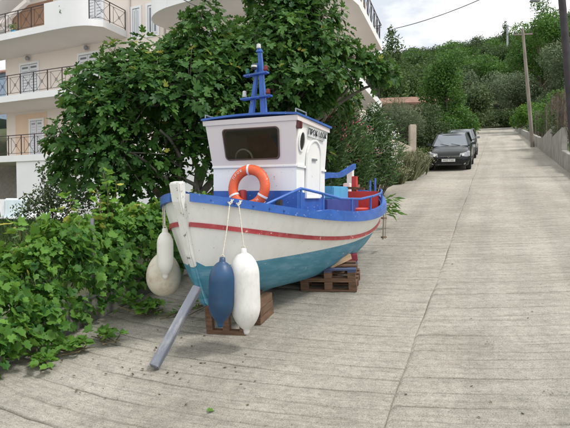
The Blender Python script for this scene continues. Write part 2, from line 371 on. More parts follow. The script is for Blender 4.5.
# ------------------------------------------------------------------ road frame
CS, SN = 0.9324, 0.3616
GR = 0.1380
S_CREST = 92.0
def st2xy(s, t): return (CS * t + SN * s, CS * s - SN * t)
def xy2st(x, y): return (SN * x + CS * y, CS * x - SN * y)
def road_z(s):
    s = np.asarray(s, dtype=float)
    return np.where(s < S_CREST, GR * s, GR * S_CREST + GR * 6 * (1 - np.exp(-(s - S_CREST) / 6)))
def on_road(s, t, dz=0.0):
    x, y = st2xy(s, t); return Vector((x, y, float(road_z(s)) + dz))
def ground_pix(u, v):
    """where the photograph's ray meets the road plane"""
    p = pix(u, v, 1.0) - Vector((0, 0, CAMZ)); a, b = GR * SN, GR * CS
    k = CAMZ / (a * p.x + b * p.y - p.z); return Vector((p.x * k, p.y * k, CAMZ + p.z * k))
def sstep(x, a, b):
    q = np.clip((x - a) / (b - a), 0, 1); return q * q * (3 - 2 * q)
def left_edge(s): return np.interp(s, [-20, 9, 12, 17, 23, 60, 100, 120], [-4.35, -4.3, -4.0, -3.2, -2.75, -3.2, -3.6, -3.6])
RIGHT_T = 2.42
def ground_z(x, y):
    x = np.asarray(x, float); y = np.asarray(y, float); s, t = SN * x + CS * y, CS * x - SN * y
    zr = road_z(s)
    garden = 0.55 + 0.027 * (y - 5)
    le = left_edge(s)
    of = 3.0 * sstep(s, 14, 19)
    g = sstep(-t, -le + 0.3 + of, -le + 2.0 + of) * (1 - sstep(s, 31, 38))
    zl = zr * (1 - g) + garden * g
    zl = zl + sstep(s, 34, 44) * np.maximum(0, le - t - 0.5) * 0.10
    zrgt = zr + 0.35 * sstep(t, 2.9, 4) + np.maximum(0, t - 7) * 0.12
    z = np.where(t < 0, zl, zrgt) - 0.06
    hill = np.maximum(0, s - S_CREST - 6) * 0.30 + np.maximum(0, s - S_CREST - 6) * np.clip(t + 10, -30, 60) * 0.0012
    hill = np.minimum(hill, 56 + 0.02 * (s - 200))
    hill = hill * (0.15 + 0.85 * sstep(t, -85, -38))
    return z + hill

# ground sheet
ss = np.concatenate([np.linspace(-25, 45, 71), np.linspace(48, 130, 35), np.linspace(140, 700, 29)])
tt = np.concatenate([np.linspace(-400, -90, 10), np.linspace(-80, -14, 18), np.linspace(-13, 13, 66), np.linspace(15, 90, 20), np.linspace(110, 400, 9)])
Sg, Tg = np.meshgrid(ss, tt, indexing='ij'); Xg, Yg = CS * Tg + SN * Sg, CS * Sg - SN * Tg
Zg = ground_z(Xg, Yg) + rng.normal(size=Xg.shape) * 0.015
inroad = (Tg > left_edge(Sg) + 0.15) & (Tg < RIGHT_T - 0.1) & (Sg < 112)
Zg = np.where(inroad, Zg - 0.25, Zg)
nS, nT = Sg.shape
idx = np.arange(nS * nT).reshape(nS, nT)
quads = np.stack([idx[:-1, :-1], idx[:-1, 1:], idx[1:, 1:], idx[1:, :-1]], -1).reshape(-1, 4)
me = bpy.data.meshes.new('ground'); me.from_pydata(np.stack([Xg, Yg, Zg], -1).reshape(-1, 3).tolist(), [], quads.tolist())
me.materials.append(mat('soil', (0.10, 0.10, 0.05), 0.95, 0.2, 0.7, 0.6, 12, col2=(0.045, 0.07, 0.025)))
me.polygons.foreach_set('use_smooth', [True] * len(me.polygons))
tag(link('ground', me), kind='structure')

# concrete road: scored grooves are cut into the mesh
def groove_shift(t):
    q = np.clip(t + 0.7, -3.6, 3.2); return 0.17 * q + 0.0625 * q * q
rows = []
s0 = 0.2
grooves = []
while s0 < 62:
    grooves.append(s0); s0 += 0.20 + rng.uniform(-0.06, 0.06)
seq = [(-14.0, 0)]
for i, g in enumerate(grooves):
    w = 0.0075 if g < 9 else 0.012
    seq += [(g - w * 1.9, 0), (g - w * .5, 1), (g + w * .5, 1), (g + w * 1.9, 0)]
    nx = grooves[i + 1] if i + 1 < len(grooves) else g + 0.3
    seq += [(g + (nx - g) * 0.5, 0)]
seq += [(x, 0) for x in np.linspace(63, 114, 40)]
tcols = np.concatenate([np.linspace(0, 1, 40)])
JT = -0.70
VV = []; GV = []; RV = []; TV = []
cols = []
for k in np.linspace(0, 1, 34): cols.append(('L', k))
cols += [('J', -0.008), ('J', -0.002), ('J', 0.002), ('J', 0.008)]
for k in np.linspace(0, 1, 30): cols.append(('R', k))
cphase = np.cumsum(rng.normal(size=len(cols))) * 0.004
gst = rng.uniform(0.25, 1.0, size=len(seq))
gamp = np.repeat(rng.uniform(0.2, 1, size=(len(seq) // 5 + 2)), 5)
for i, (s_, gflag) in enumerate(seq):
    gi = (i - 1) // 5 if i > 0 else 0
    wob = np.sin(np.arange(len(cols)) * 0.55 + gi * 1.7) * 0.005 + np.sin(np.arange(len(cols)) * 0.21 + gi * 2.9) * 0.010 + np.sin(np.arange(len(cols)) * 1.9 + gi * 5.9) * 0.004 + cphase * .6
    for j, (k, q) in enumerate(cols):
        jx = JT + 0.010 * math.sin(s_ * .9) + 0.004 * math.sin(s_ * 5.3 + 1)
        sg = s_
        le = float(left_edge(s_))
        if k == 'L': t_ = le + (jx - 0.03 - le) * q; gs = groove_shift(t_)
        elif k == 'J': t_ = jx + q; gs = groove_shift(t_)
        else: t_ = jx + 0.03 + (RIGHT_T + 0.05 - jx - 0.03) * q; gs = groove_shift(t_) + 0.05
        fade = float(1 - sstep(s_, 50, 64)); sg = s_ + (gs + wob[j]) * fade
        dep = 0.0; gr = 0.0
        loc = 0.55 + 0.45 * math.sin(j * 0.37 + gi * 4.1) * math.sin(j * 0.13 + gi * 1.3)
        if gflag:
            dep = 0.014 * gamp[i] * max(0.1, loc); gr = min(1, (0.35 + 0.85 * gamp[i]) * max(0.12, loc)) * (0.9 if s_ < 20 else 0.6)
        if k == 'J' and abs(q) < 0.005: dep = max(dep, 0.007 + .006 * math.sin(s_ * 3.1)); gr = max(gr, 0.5 + .35 * math.sin(s_ * 2.3))
        x, y = st2xy(sg, t_)
        VV.append((x, y, float(road_z(sg)) - dep + (0.004 if k == 'R' else 0) + 0.006 * math.sin(s_ * 0.9 + t_ * 1.3))); GV.append(gr); RV.append(s_); TV.append(t_)
nc = len(cols); nr = len(seq); idx = np.arange(nr * nc).reshape(nr, nc)
quads = np.stack([idx[:-1, :-1], idx[:-1, 1:], idx[1:, 1:], idx[1:, :-1]], -1).reshape(-1, 4)
me = bpy.data.meshes.new('road'); me.from_pydata(VV, [], quads.tolist())
a1 = me.attributes.new('groove', 'FLOAT', 'POINT'); a1.data.foreach_set('value', np.array(GV, dtype=np.float32))
a2 = me.attributes.new('rowpos', 'FLOAT', 'POINT'); a2.data.foreach_set('value', np.array(RV, dtype=np.float32))
a3 = me.attributes.new('tpos', 'FLOAT', 'POINT'); a3.data.foreach_set('value', np.array(TV, dtype=np.float32))
me.materials.append(M_road); me.polygons.foreach_set('use_smooth', [True] * len(me.polygons))
tag(link('road', me), kind='structure')
# ------------------------------------------------------------------ the boat
TH = R(26)
BOW = Vector((-1.02, 5.2)); AFT = Vector((math.sin(TH), math.cos(TH))); PORT = Vector((math.cos(TH), -math.sin(TH)))
BZ0 = 0.98; LB = 5.05; LM = 2.5; BMX = 1.09
boat = empty('fishing_boat', (BOW.x, BOW.y, BZ0), R(90) - TH, 'small white and blue wooden fishing boat propped on pallets on the concrete lane', 'boat')
def bl(l, t, z): return Vector((l, -t, z - BZ0))                   # boat coordinates: aft, port, world height
def bw(l, t, z): q = BOW + AFT * l + PORT * t; return Vector((q.x, q.y, z))
def Bf(l):
    if l <= LM: x = (LM - l) / LM; return BMX * max(0, 1 - x ** 2.1) ** 0.63
    x = (l - LM) / (LB - LM); return BMX * max(0, 1 - x ** 2.3) ** 0.5
_pc = np.polyfit([0, .4, .8, 1.3, 2, 2.7, 3.4, 4.2, 5.0], [2.17, 2.085, 2.02, 1.96, 1.91, 1.90, 1.94, 2.05, 2.19], 4)
def Hf(l): return float(np.polyval(_pc, l))
def Kf(l):
    q = np.linspace(-0.07, 0.07, 7) + l
    return min(Hf(l) - 0.001, float(np.mean(np.interp(q, [-.1, 0, .2, .40, .7, 2, 3, 4, 4.55, LB, LB + .1], [2.3, 2.17, 1.5, 1.05, .985, 1.01, 1.08, 1.19, 1.38, 2.0, 2.2]))))
def Ef(l): return float(np.interp(l, [0, .5, 1.2, 2.4, 4, LB], [.8, .62, .48, .29, .30, .42]))
def boot(l): return 1.42 + 0.05 * l
def sec(l, z):
    k, h = Kf(l), Hf(l); q = min(1, max(0, (z - k) / max(1e-3, h - k))); return Bf(l) * q ** Ef(l)
ph = np.linspace(0, math.pi / 2, 24)
LS = [LM - LM * math.sin(p) for p in ph[::-1]] + [LM + (LB - LM) * math.sin(p) for p in ph[1:]]
def hull_part(zlo, zhi, nrow):
    m = MB()
    for sgn in (1, -1):
        g = []
        for l in LS:
            a, b = zlo(l), zhi(l)
            g.append([bl(l, sgn * sec(l, a + (b - a) * (j / nrow) ** 1.4), a + (b - a) * (j / nrow) ** 1.4) for j in range(nrow + 1)])
        vs = [p for r_ in g for p in r_]; fs = []
        for i in range(len(LS) - 1):
            for j in range(nrow):
                a = i * (nrow + 1) + j; q = (a, a + 1, a + nrow + 2, a + nrow + 1)
                A = [vs[k] for k in q]
                if ((A[1] - A[0]).length + (A[2] - A[3]).length) < 1e-4 or ((A[3] - A[0]).length + (A[2] - A[1]).length) < 1e-4: continue
                fs.append(q if sgn > 0 else q[::-1])
        m.add(vs, fs)
    return m
hull = hull_part(lambda l: max(Kf(l), min(boot(l), Hf(l))), Hf, 14).build('hull', M_white, boat, 60)
hull_part(Kf, lambda l: max(Kf(l), min(boot(l), Hf(l))), 12).build('hull_bottom', M_teal, boat, 60)

def outline(off=0.0, l0=0.03, zf=Hf, n=26, sides=(1, -1), zhull=None):
    """points along the sheer, port bow round the stern to starboard bow, with outward normals"""
    ls = [l for l in LS if l > l0 and l < LB - 1e-4]; ls = [l0] + ls
    pts = []
    for l in ls: pts.append((l, (sec(l, zhull(l)) if zhull else Bf(l))))
    full = [(l, b) for l, b in pts] + [(LB, 0)] + [(l, -b) for l, b in pts[::-1]]
    out = []
    for i, (l, b) in enumerate(full):
        p0 = full[max(0, i - 1)]; p1 = full[min(len(full) - 1, i + 1)]
        d = Vector((p1[0] - p0[0], p1[1] - p0[1])).normalized(); nrm = Vector((-d.y, d.x))   # outward (l, t)
        out.append((l, b, nrm))
    return out
def belt(name, matr, z0, z1, o0, o1, l0=0.03, zh=None, smooth=40, parent=None, taper=False):
    """closed band following the hull, from height offset z0 to z1 above a curve, thickness from o0 to o1 outward"""
    P = outline(l0=l0, zhull=zh); m = MB(); vs = []; fs = []; n = len(P)
    for i, (l, b, nn) in enumerate(P):
        zb = (zh or Hf)(l); k = 1.0
        if taper: k = min(1, max(0.05, (l - l0) / 0.18))
        for o, z in ((o0, z0), (o1, z0), (o1, z0 + (z1 - z0) * k), (o0, z0 + (z1 - z0) * k)):
            vs.append(bl(l + nn.x * o, b + nn.y * o, zb + z))
    for i in range(n - 1):
        for k in range(4): fs.append((i * 4 + k, i * 4 + (k + 1) % 4, (i + 1) * 4 + (k + 1) % 4, (i + 1) * 4 + k))
    fs += [(0, 1, 2, 3), tuple((n - 1) * 4 + k for k in range(4))[::-1]]
    return m.add(vs, fs).build(name, matr, parent or boat, smooth)
belt('rub_rail', M_blue, -0.075, 0.008, -0.07, 0.025)
belt('bulwark', M_blue, 0.006, 0.048, -0.045, 0.012, l0=1.25, taper=True)
belt('stripe', M_red, -0.02, 0.026, -0.02, 0.017, l0=0.055, zh=lambda l: Hf(l) - 0.285 + 0.10 * max(0, (l - 3.0) / 2) ** 1.5)

def strip(name, matr, pts, w, d, parent=boat, smooth=None, bevel=0.008, w2=None):
    """rectangular post swept along (l, z) points on the centre line: w across, d fore and aft"""
    m = MB(); vs = []; fs = []; n = len(pts); wa = w
    for i, (l, z) in enumerate(pts):
        w = wa + ((w2 or wa) - wa) * i / (n - 1)
        p0 = pts[max(0, i - 1)]; p1 = pts[min(n - 1, i + 1)]; dx = Vector((p1[0] - p0[0], p1[1] - p0[1])).normalized(); nn = Vector((dx.y, -dx.x))
        for a, b in ((-d / 2, -w / 2), (d / 2, -w / 2), (d / 2, w / 2), (-d / 2, w / 2)): vs.append(bl(l + nn.x * a, b, z + nn.y * a))
    for i in range(n - 1):
        for k in range(4): fs.append((i * 4 + k, i * 4 + (k + 1) % 4, (i + 1) * 4 + (k + 1) % 4, (i + 1) * 4 + k))
    fs += [(0, 1, 2, 3), tuple((n - 1) * 4 + k for k in range(4))]
    return m.add(vs, fs).build(name, matr, parent, smooth, bevel)
strip('stem_post', M_wstem, [(-0.035, 2.275), (0.0, 2.1)] + [(l, Kf(l)) for l in (0.06, 0.12, 0.18, 0.24) if Kf(l) > boot(l)] + [(0.255, 1.44)], 0.125, 0.10, bevel=0.012, w2=.06)
strip('forefoot', M_teal, [(0.256, 1.435), (0.33, 1.25), (0.42, 1.06), (0.56, 0.975)], 0.06, 0.10)
m = MB(); kp = [(l, Kf(l)) for l in np.linspace(0.5, 4.5, 14)]
for (l0, z0), (l1, z1) in zip(kp[:-1], kp[1:]): m.bar(bl(l0, 0, z0 - 0.0), bl(l1 + .01, 0, z1 - 0.0), 0.09, 0.09)
m.build('keel', M_teal, boat)
sp = strip('stern_post', M_white, [(4.72, 1.5), (4.92, 1.9), (5.0, 2.3), (5.0, 2.66)], 0.10, 0.12)
MB().box(4.78, 4.9, -0.06, 0.06, 2.1 - BZ0, 2.36 - BZ0).build('mooring_post', M_white, boat, bevel=0.01)
MB().hexa([bl(4.80, .02, 1.2), bl(5.05, .02, 1.2), bl(5.05, -.02, 1.2), bl(4.80, -.02, 1.2)], [bl(5.08, .02, 2.25), bl(5.20, .02, 2.25), bl(5.20, -.02, 2.25), bl(5.08, -.02, 2.25)]).build('rudder', M_blue, boat)
# decks and inside of the bulwark
def deck(name, matr, l0, l1, dz, inset, parent=boat):
    ls = [l0] + [l for l in LS if l0 < l < l1] + [l1]; m = MB(); vs = []; fs = []
    for l in ls:
        b = max(0.005, sec(l, Hf(l) + dz) - inset)
        vs += [bl(l, b, Hf(l) + dz), bl(l, 0, Hf(l) + dz + 0.03), bl(l, -b, Hf(l) + dz)]
    for i in range(len(ls) - 1):
        a = i * 3; fs += [(a, a + 3, a + 4, a + 1), (a + 1, a + 4, a + 5, a + 2)]
    return m.add(vs, fs).build(name, matr, parent, 30)
deck('fore_deck', M_blue, 0.06, 2.45, -0.055, 0.0)
deck('cockpit_sole', M_redin, 2.45, 4.9, -0.36, 0.0)
def inner_wall(name, matr, l0, l1, dz0, dz1, inset=0.03):
    ls = [l0] + [l for l in LS if l0 < l < l1] + [l1]; m = MB()
    for sgn in (1, -1):
        vs = []; fs = []
        for l in ls:
            for dz in (dz0, dz1):
                b = max(0.004, (Bf(l) if dz > 0 else sec(l, Hf(l) + dz)) - inset); vs.append(bl(l, sgn * b, Hf(l) + dz))
        for i in range(len(ls) - 1): a = i * 2; fs.append((a, a + 1, a + 3, a + 2))
        m.add(vs, fs)
    return m.build(name, matr, boat, 40)
inner_wall('inner_planking', M_dkblue, 2.45, 3.3, -0.36, 0.0)
inner_wall('inner_planking', M_redin, 3.3, 5.0, -0.36, 0.0)
MB().hexa([bl(2.44, .78, 1.55), bl(2.47, .78, 1.55), bl(2.47, -.78, 1.55), bl(2.44, -.78, 1.55)], [bl(2.44, .98, 1.85), bl(2.47, .98, 1.85), bl(2.47, -.98, 1.85), bl(2.44, -.98, 1.85)]).build('bulkhead', M_dkblue, boat)
eb = MB().box(2.60, 3.95, -.50, .50, 1.58 - BZ0, 2.09 - BZ0).build('engine_casing', M_dkblue, boat, bevel=0.012)
MB().box(3.15, 3.80, -.38, .25, 2.091 - BZ0, 2.28 - BZ0).build('hatch_box', M_ltblue, boat, bevel=0.015)
# stern locker, rounded red seat, red post, winch bracket
m = MB(); P = []
for l in np.linspace(4.15, 4.85, 10): P.append((l, max(0.03, Bf(l) - 0.1)))
poly = [bl(l, b, 1.72) for l, b in P] + [bl(l, -b, 1.72) for l, b in P[::-1]]
m.prism(poly, (0, 0, 0.49)).build('stern_locker', M_redin, boat, bevel=0.012)
MB().lathe([(0.20, 0), (0.21, 0.02), (0.21, 0.13), (0.19, 0.15)], 24, Matrix.Translation(bl(4.0, .44, 1.80))).build('tub', M_redin, boat, 40)
MB().box(4.30, 4.40, -.34, -.26, 2.205 - BZ0, 2.46 - BZ0).build('samson_post', M_redin, boat, bevel=0.008)
wb = MB(); wb.bar(bl(4.25, .5, 2.25), bl(4.25, .15, 2.27), 0.05, 0.04); wb.bar(bl(4.25, .32, 2.25), bl(4.25, .32, 2.2), .04, .04); wb.bar(bl(4.17, .42, 2.26), bl(4.35, .38, 2.31), .03, .03)
wb.build('winch_bracket', mat('rust', (0.16, 0.09, 0.05), 0.8, 0.25, 20), boat)
# tiller: flat blue board with a cranked aft end
tl = MB()
tp = [(3.42, 2.43), (3.65, 2.46), (4.05, 2.47), (4.25, 2.49), (4.6, 2.58), (4.92, 2.66)]
for (l0, z0), (l1, z1) in zip(tp[:-1], tp[1:]): tl.bar(bl(l0, .1, z0), bl(l1 + 0.01, .1, z1), .055, .085)
tl.build('tiller', M_blue, boat)
MB().tube([bl(3.78, .1, 2.12), bl(3.78, .1, 2.44)], 0.008, 6).build('tiller_rest', M_iron, boat)

# handrails on both sides
def rail(sgn):
    P = [(0.62, 1, 0.0), (1.06, 1, 0.235), (1.32, 1, 0.225), (1.8, 1, 0.19), (2.4, 1, 0.20), (3.0, 1, 0.22), (3.6, 1, 0.21), (4.1, 1, 0.19), (4.35, 1, 0.17)]
    pts = [bl(l, sgn * (Bf(l) - 0.05), Hf(l) + dz) for l, _, dz in P]
    hr = MB().tube(pts, 0.016, 8).build('handrail', M_blue, boat, 60)
    for l, dz in ((1.06, .235), (1.42, .215), (2.1, .195), (2.85, .215), (3.85, .20)):
        MB().tube([bl(l, sgn * (Bf(l) - 0.05), Hf(l)), bl(l, sgn * (Bf(l) - 0.05), Hf(l) + dz)], 0.014, 8).build('stanchion', M_blue, hr)
rail(1); rail(-1)
for l, t, h in ((4.3, .66, .36), (4.48, .52, .30)):
    MB().tube([bl(l, t, Hf(l) + .05), bl(l + .02, t, Hf(l) + h)], [0.022, 0.016], 8).build('stern_stanchion', M_blue, boat)

# ---- wheelhouse
W0 = dict(f=1.42, r=2.30)
def whc(l, t, z): return bl(l, t, z)
TO = 0.02
def frustum(zf0, zr0, zf1, zr1, hf0, hf1, lf0, lf1, lr0, lr1, hr0=None, hr1=None):
    hr0 = hr0 or hf0; hr1 = hr1 or hf1
    return MB().hexa([bl(lf0, TO - hf0, zf0), bl(lf0, TO + hf0, zf0), bl(lr0, TO + hr0, zr0), bl(lr0, TO - hr0, zr0)],
                     [bl(lf1, TO - hf1, zf1), bl(lf1, TO + hf1, zf1), bl(lr1, TO + hr1, zr1), bl(lr1, TO - hr1, zr1)])
frustum(1.80, 1.70, 2.20, 2.11, .570, .570, 1.42, 1.42, 2.30, 2.30).build('cabin_base', M_blue, boat, bevel=0.006)
cabin = frustum(2.20, 2.11, 2.485, 2.46, .567, .567, 1.424, 1.424, 2.298, 2.298).build('cabin_wall', M_wside, boat)
M_inside = mat('cabin_inside', (.42, .11, .085), .7, .2, 6)
for s in (1, -1):
    i_ = .03
    q = lambda l, h, z: bl(l, TO + s * h, z)
    MB().hexa([q(1.424, .567 - i_, 2.486), q(1.424, .567, 2.486), q(2.298, .567, 2.461), q(2.298, .567 - i_, 2.461)], [q(1.325, .615 - i_, 3.03), q(1.325, .615, 3.03), q(2.298, .607, 2.985), q(2.298, .607 - i_, 2.985)]).build('cabin_side', M_wside, boat)
MB().hexa([bl(2.265, TO - .536, 2.462), bl(2.297, TO - .536, 2.462), bl(2.297, TO + .536, 2.462), bl(2.265, TO + .536, 2.462)], [bl(2.265, TO - .576, 2.984), bl(2.297, TO - .576, 2.984), bl(2.297, TO + .576, 2.984), bl(2.265, TO + .576, 2.984)]).build('cabin_back', M_inside, boat)
MB().box(1.46, 2.25, -TO - .53, -TO + .53, 2.487 - BZ0, 2.492 - BZ0).build('cabin_floor', M_inside, boat)
MB().torus(bl(1.62, -.22, 2.60), .12, .012, 24, 8, Matrix.Rotation(R(75), 4, 'Y')).build('steering_wheel', M_wstem, boat, 180)
MB().bar(bl(1.75, .42, 2.50), bl(2.2, -.1, 2.95), .09, .05).build('reflection_bar', M_blue, boat)  # blue bar added inside, standing in for a diagonal reflection in the window
MB().box(1.6, 1.75, -.45, -.25, 2.494 - BZ0, 2.62 - BZ0).build('instrument_box', M_redin, boat, bevel=.01)
# front panel of the upper cabin, pinker and darker than the side walls
def ff(a, w, o=0.0):
    """point on the upper front face: a -1..1 across, w 0..1 up, o proud"""
    hw = .567 + .048 * w; return bl(1.424 - .099 * w - o, TO + a * hw, 2.485 + .545 * w + o * 0.18)
MB().box(1.400, 1.424, -TO - .577, -TO + .577, 2.475 - BZ0, 2.505 - BZ0).build('moulding', M_wside, boat, bevel=0.006)
MB().bar(bl(1.42, TO + .577, 2.488), bl(2.30, TO + .577, 2.462), .016, .028).build('moulding', M_wside, boat)
def rrect(f, a0, a1, w0, w1, ra, rw, o, n=6):
    pts = []
    for (ca, cw, st) in ((a1 - ra, w1 - rw, 0), (a0 + ra, w1 - rw, 1), (a0 + ra, w0 + rw, 2), (a1 - ra, w0 + rw, 3)):
        for k in range(n + 1):
            an = (st + k / n) * math.pi / 2; pts.append(f(ca + ra * math.cos(an), cw + rw * math.sin(an), o))
    return pts
_in = rrect(lambda a, w, o: (a, w), -.60, .62, .17, .80, .07, .08, 0)
_ou = []
for a, w in _in:
    da, dw = a - .01, w - .485; k = min((1.0 - .01 * (1 if da > 0 else -1)) / max(1e-6, abs(da)), (.515 if dw > 0 else .485) / max(1e-6, abs(dw))); _ou.append((.01 + da * k, .485 + dw * k))
for ca, cw in ((1, 1), (-1, 1), (-1, 0), (1, 0)):
    i_ = min(range(len(_ou)), key=lambda q: (_ou[q][0] - ca) ** 2 + (_ou[q][1] - cw) ** 2); _ou[i_] = (ca, cw)
MB().ring_prism([ff(a, w, -.02) for a, w in _ou], [ff(a, w, -.02) for a, w in _in], ff(0, 0, .012) - ff(0, 0, -.02)).build('front_panel', M_pink, boat)
M_glz = bpy.data.materials.new('cabin_glass'); M_glz.use_nodes = True; _nt = M_glz.node_tree; _nt.nodes.remove(_nt.nodes['Principled BSDF'])
_tr = N(_nt, 'ShaderNodeBsdfTransparent'); _tr.inputs['Color'].default_value = (.80, .77, .75, 1); _gl = N(_nt, 'ShaderNodeBsdfGlossy'); _gl.inputs['Roughness'].default_value = .02; _fr = N(_nt, 'ShaderNodeFresnel'); _fr.inputs['IOR'].default_value = 1.55; _ms = N(_nt, 'ShaderNodeMixShader')
_nt.links.new(_fr.outputs['Fac'], _ms.inputs['Fac']); _nt.links.new(_tr.outputs['BSDF'], _ms.inputs[1]); _nt.links.new(_gl.outputs['BSDF'], _ms.inputs[2]); _nt.links.new(_ms.outputs['Shader'], _nt.nodes['Material Output'].inputs['Surface'])
win = MB().prism(rrect(ff, -.60, .62, .17, .80, .07, .08, .014), ff(0, 0, .018) - ff(0, 0, .014)).build('window', M_glz, boat)
MB().ring_prism(rrect(ff, -.625, .645, .145, .825, .08, .09, .013), rrect(ff, -.60, .62, .17, .80, .07, .08, .013), ff(0, 0, .028) - ff(0, 0, .013)).build('window_frame', mat('brown_seal', (0.10, 0.06, 0.05), 0.6), win)
# port side: porthole, door, name board, red navigation light
def sf(l, z, o=0.0):
    k = min(1, max(0, (z - 2.47) / .54)); return bl(l, TO + .567 + .047 * k + o, z)
def ell(lc, zc, rl, rz, o, n=24): return [sf(lc + rl * math.cos(2 * math.pi * k / n), zc + rz * math.sin(2 * math.pi * k / n), o) for k in range(n)]
pt = MB().prism(ell(1.50, 2.77, .068, .105, .004), (0, -.004, 0)).build('porthole', M_glassdark, boat)
MB().ring_prism(ell(1.50, 2.77, .083, .12, .003), ell(1.50, 2.77, .068, .105, .003), (0, -.014, 0)).build('porthole_rim', M_wside, pt)
def arch(l0, l1, z0, z1, o, n=14):
    r_ = (l1 - l0) / 2; c = (l0 + l1) / 2
    return [sf(l0, z0, o), sf(l1, z0, o)] + [sf(c + r_ * math.cos(math.pi * k / n), z1 - r_ + r_ * math.sin(math.pi * k / n), o) for k in range(n + 1)]
dr = MB().prism(arch(1.68, 2.07, 2.13, 2.80, .006), (0, -.006, 0)).build('door', M_wside, boat)
MB().ring_prism(arch(1.655, 2.095, 2.11, 2.825, .003), arch(1.68, 2.07, 2.13, 2.80, .003), (0, -.024, 0)).build('door_frame', M_wside, dr)
hd = MB(); hd.bar(sf(1.80, 2.58, .03), sf(1.93, 2.58, .03), .018, .022); hd.bar(sf(1.81, 2.58, .0), sf(1.81, 2.58, .03), .015, .015); hd.bar(sf(1.92, 2.58, .0), sf(1.92, 2.58, .03), .015, .015)
hd.build('door_handle', M_galv, dr)
nb = MB().hexa([sf(1.66, 2.845, .002), sf(2.16, 2.83, .002), sf(2.16, 2.83, .018), sf(1.66, 2.845, .018)], [sf(1.66, 2.955, .002), sf(2.16, 2.935, .002), sf(2.16, 2.935, .018), sf(1.66, 2.955, .018)]).build('name_board', mat('board_grey_white', (.70, .72, .74), .5), boat)
def text(name, body, size, matr, parent, mw, ext=0.0015):
    c = bpy.data.curves.new(name, 'FONT'); c.body = body; c.size = size; c.extrude = ext; c.align_x = 'CENTER'; c.align_y = 'CENTER'; c.materials.append(matr); c.resolution_u = 2
    dg = bpy.data.objects.new(name, c); COL.objects.link(dg)
    me_ = bpy.data.meshes.new_from_object(dg.evaluated_get(bpy.context.evaluated_depsgraph_get())); bpy.data.objects.remove(dg)
    if not me_.materials: me_.materials.append(matr)
    return link(name, me_, parent, mw)
M_ink = mat('letter_black', (.02, .02, .022), .5)
bx = Vector((1, 0, -.035)).normalized(); by = (sf(1.9, 2.95) - sf(1.9, 2.85)).normalized(); bz = bx.cross(by)
Mx = Matrix.Identity(4)
for a in range(3): Mx[a][0] = bx[a]; Mx[a][1] = by[a]; Mx[a][2] = bz[a]
Mx.translation = sf(1.91, 2.893, .027)
text('lettering', '\u03a0\u03a1\u039f\u039a \u0399.\u0394\u039f\u039a', .098, M_ink, nb, Mx)
MB().box(1.33, 1.39, -TO - .66, -TO - .595, 2.90 - BZ0, 2.985 - BZ0).build('navigation_light', mat('dark_red_lens', (.10, .012, .012), .3), boat, bevel=0.008)
# roof
rf = frustum(2.992, 2.95, 3.05, 3.005, .638, .638, 1.305, 1.295, 2.315, 2.315, .628, .628).build('roof_edge', M_pink, boat)
ro = MB(); vs = []; fs = []
for i, (l, z) in enumerate(((1.275, 3.052), (1.8, 3.030), (2.34, 3.006))):
    for j in range(9):
        a = -1 + j / 4; vs.append(bl(l, TO + a * .648, z + .028 * (1 - a * a)))
for i in range(2):
    for j in range(8): fs.append((i * 9 + j, i * 9 + j + 1, (i + 1) * 9 + j + 1, (i + 1) * 9 + j))
nv = len(vs); vs += [v + Vector((0, 0, .024)) for v in vs]; fs += [tuple(k + nv for k in f[::-1]) for f in fs]
loop = list(range(9)) + [17, 26] + list(range(25, 17, -1)) + [9]
fs += [(loop[i], loop[(i + 1) % len(loop)], loop[(i + 1) % len(loop)] + nv, loop[i] + nv) for i in range(len(loop))]
roof = ro.add(vs, fs).build('roof', M_blue, boat, 40)
for sgn in (1, -1):
    r_ = MB(); l0, l1, zz = (1.33, 1.62, 3.125) if sgn > 0 else (1.30, 1.62, 3.12)
    r_.tube([bl(l0, TO + sgn * .60, 3.06), bl(l0, TO + sgn * .60, zz), bl(l1, TO + sgn * .60, zz - .01), bl(l1, TO + sgn * .60, 3.05)], .009, 8)
    r_.build('roof_rail', M_galv, roof, 60)
MB().box(1.47, 1.58, .02, .13, 3.095 - BZ0, 3.135 - BZ0).build('mast_shoe', M_wside, boat, bevel=0.006)
# mast: two converging legs, two cross shelves and lamps
mast = MB(); tpz = 3.90
mast.bar(bl(1.60, .075, 3.07), bl(1.58, .025, tpz), .075, .06, (1, 0, 0), .045, .045)
mast.bar(bl(1.60, -.115, 3.07), bl(1.585, -.005, 3.75), .07, .05, (1, 0, 0), .035, .04)
mst = mast.build('mast', M_blue, boat, bevel=0.004)
for z, hw in ((3.335, .20), (3.615, .155)):
    MB().bar(bl(1.56, -hw - .02, z - .012), bl(1.56, hw - .01, z + .008), .085, .022).build('cross_shelf', M_blue, mst, bevel=0.004)
MB().lathe([(.028, 0), (.042, .01), (.042, .03), (.028, .04), (.028, .05)], 12, Matrix.Translation(bl(1.58, .02, 3.87))).build('mast_cap', M_blue, mst, 40)
def lamp(t, z, c, nm='lamp', r_=.022, h=.06, base=M_rubber):
    o = MB().lathe([(r_, 0), (r_ * 1.15, h * .15), (r_ * 1.15, h * .3), (r_, h * .32), (r_, h * .9), (r_ * .6, h)], 12, Matrix.Translation(bl(1.56, t, z))).build(nm, c, mst, 40)
    return o
lamp(-.135, 3.632, mat('lens_green', (.01, .14, .12), .25)); lamp(.115, 3.645, mat('lens_red', (.16, .012, .014), .25), r_=.026)
lamp(-.18, 3.352, mat('lens_clear', (.62, .62, .60), .3), r_=.024, h=.075); lamp(.145, 3.365, MATS['lens_red'], r_=.026); lamp(.02, 3.92, MATS['lens_clear'], r_=.026, h=.055)
lb = MB().lathe([(.03, 0), (.034, .01), (.034, .055), (.02, .07)], 12, Matrix.Translation(bl(1.50, -.01, 3.66))).build('searchlight', M_rubber, mst, 40)
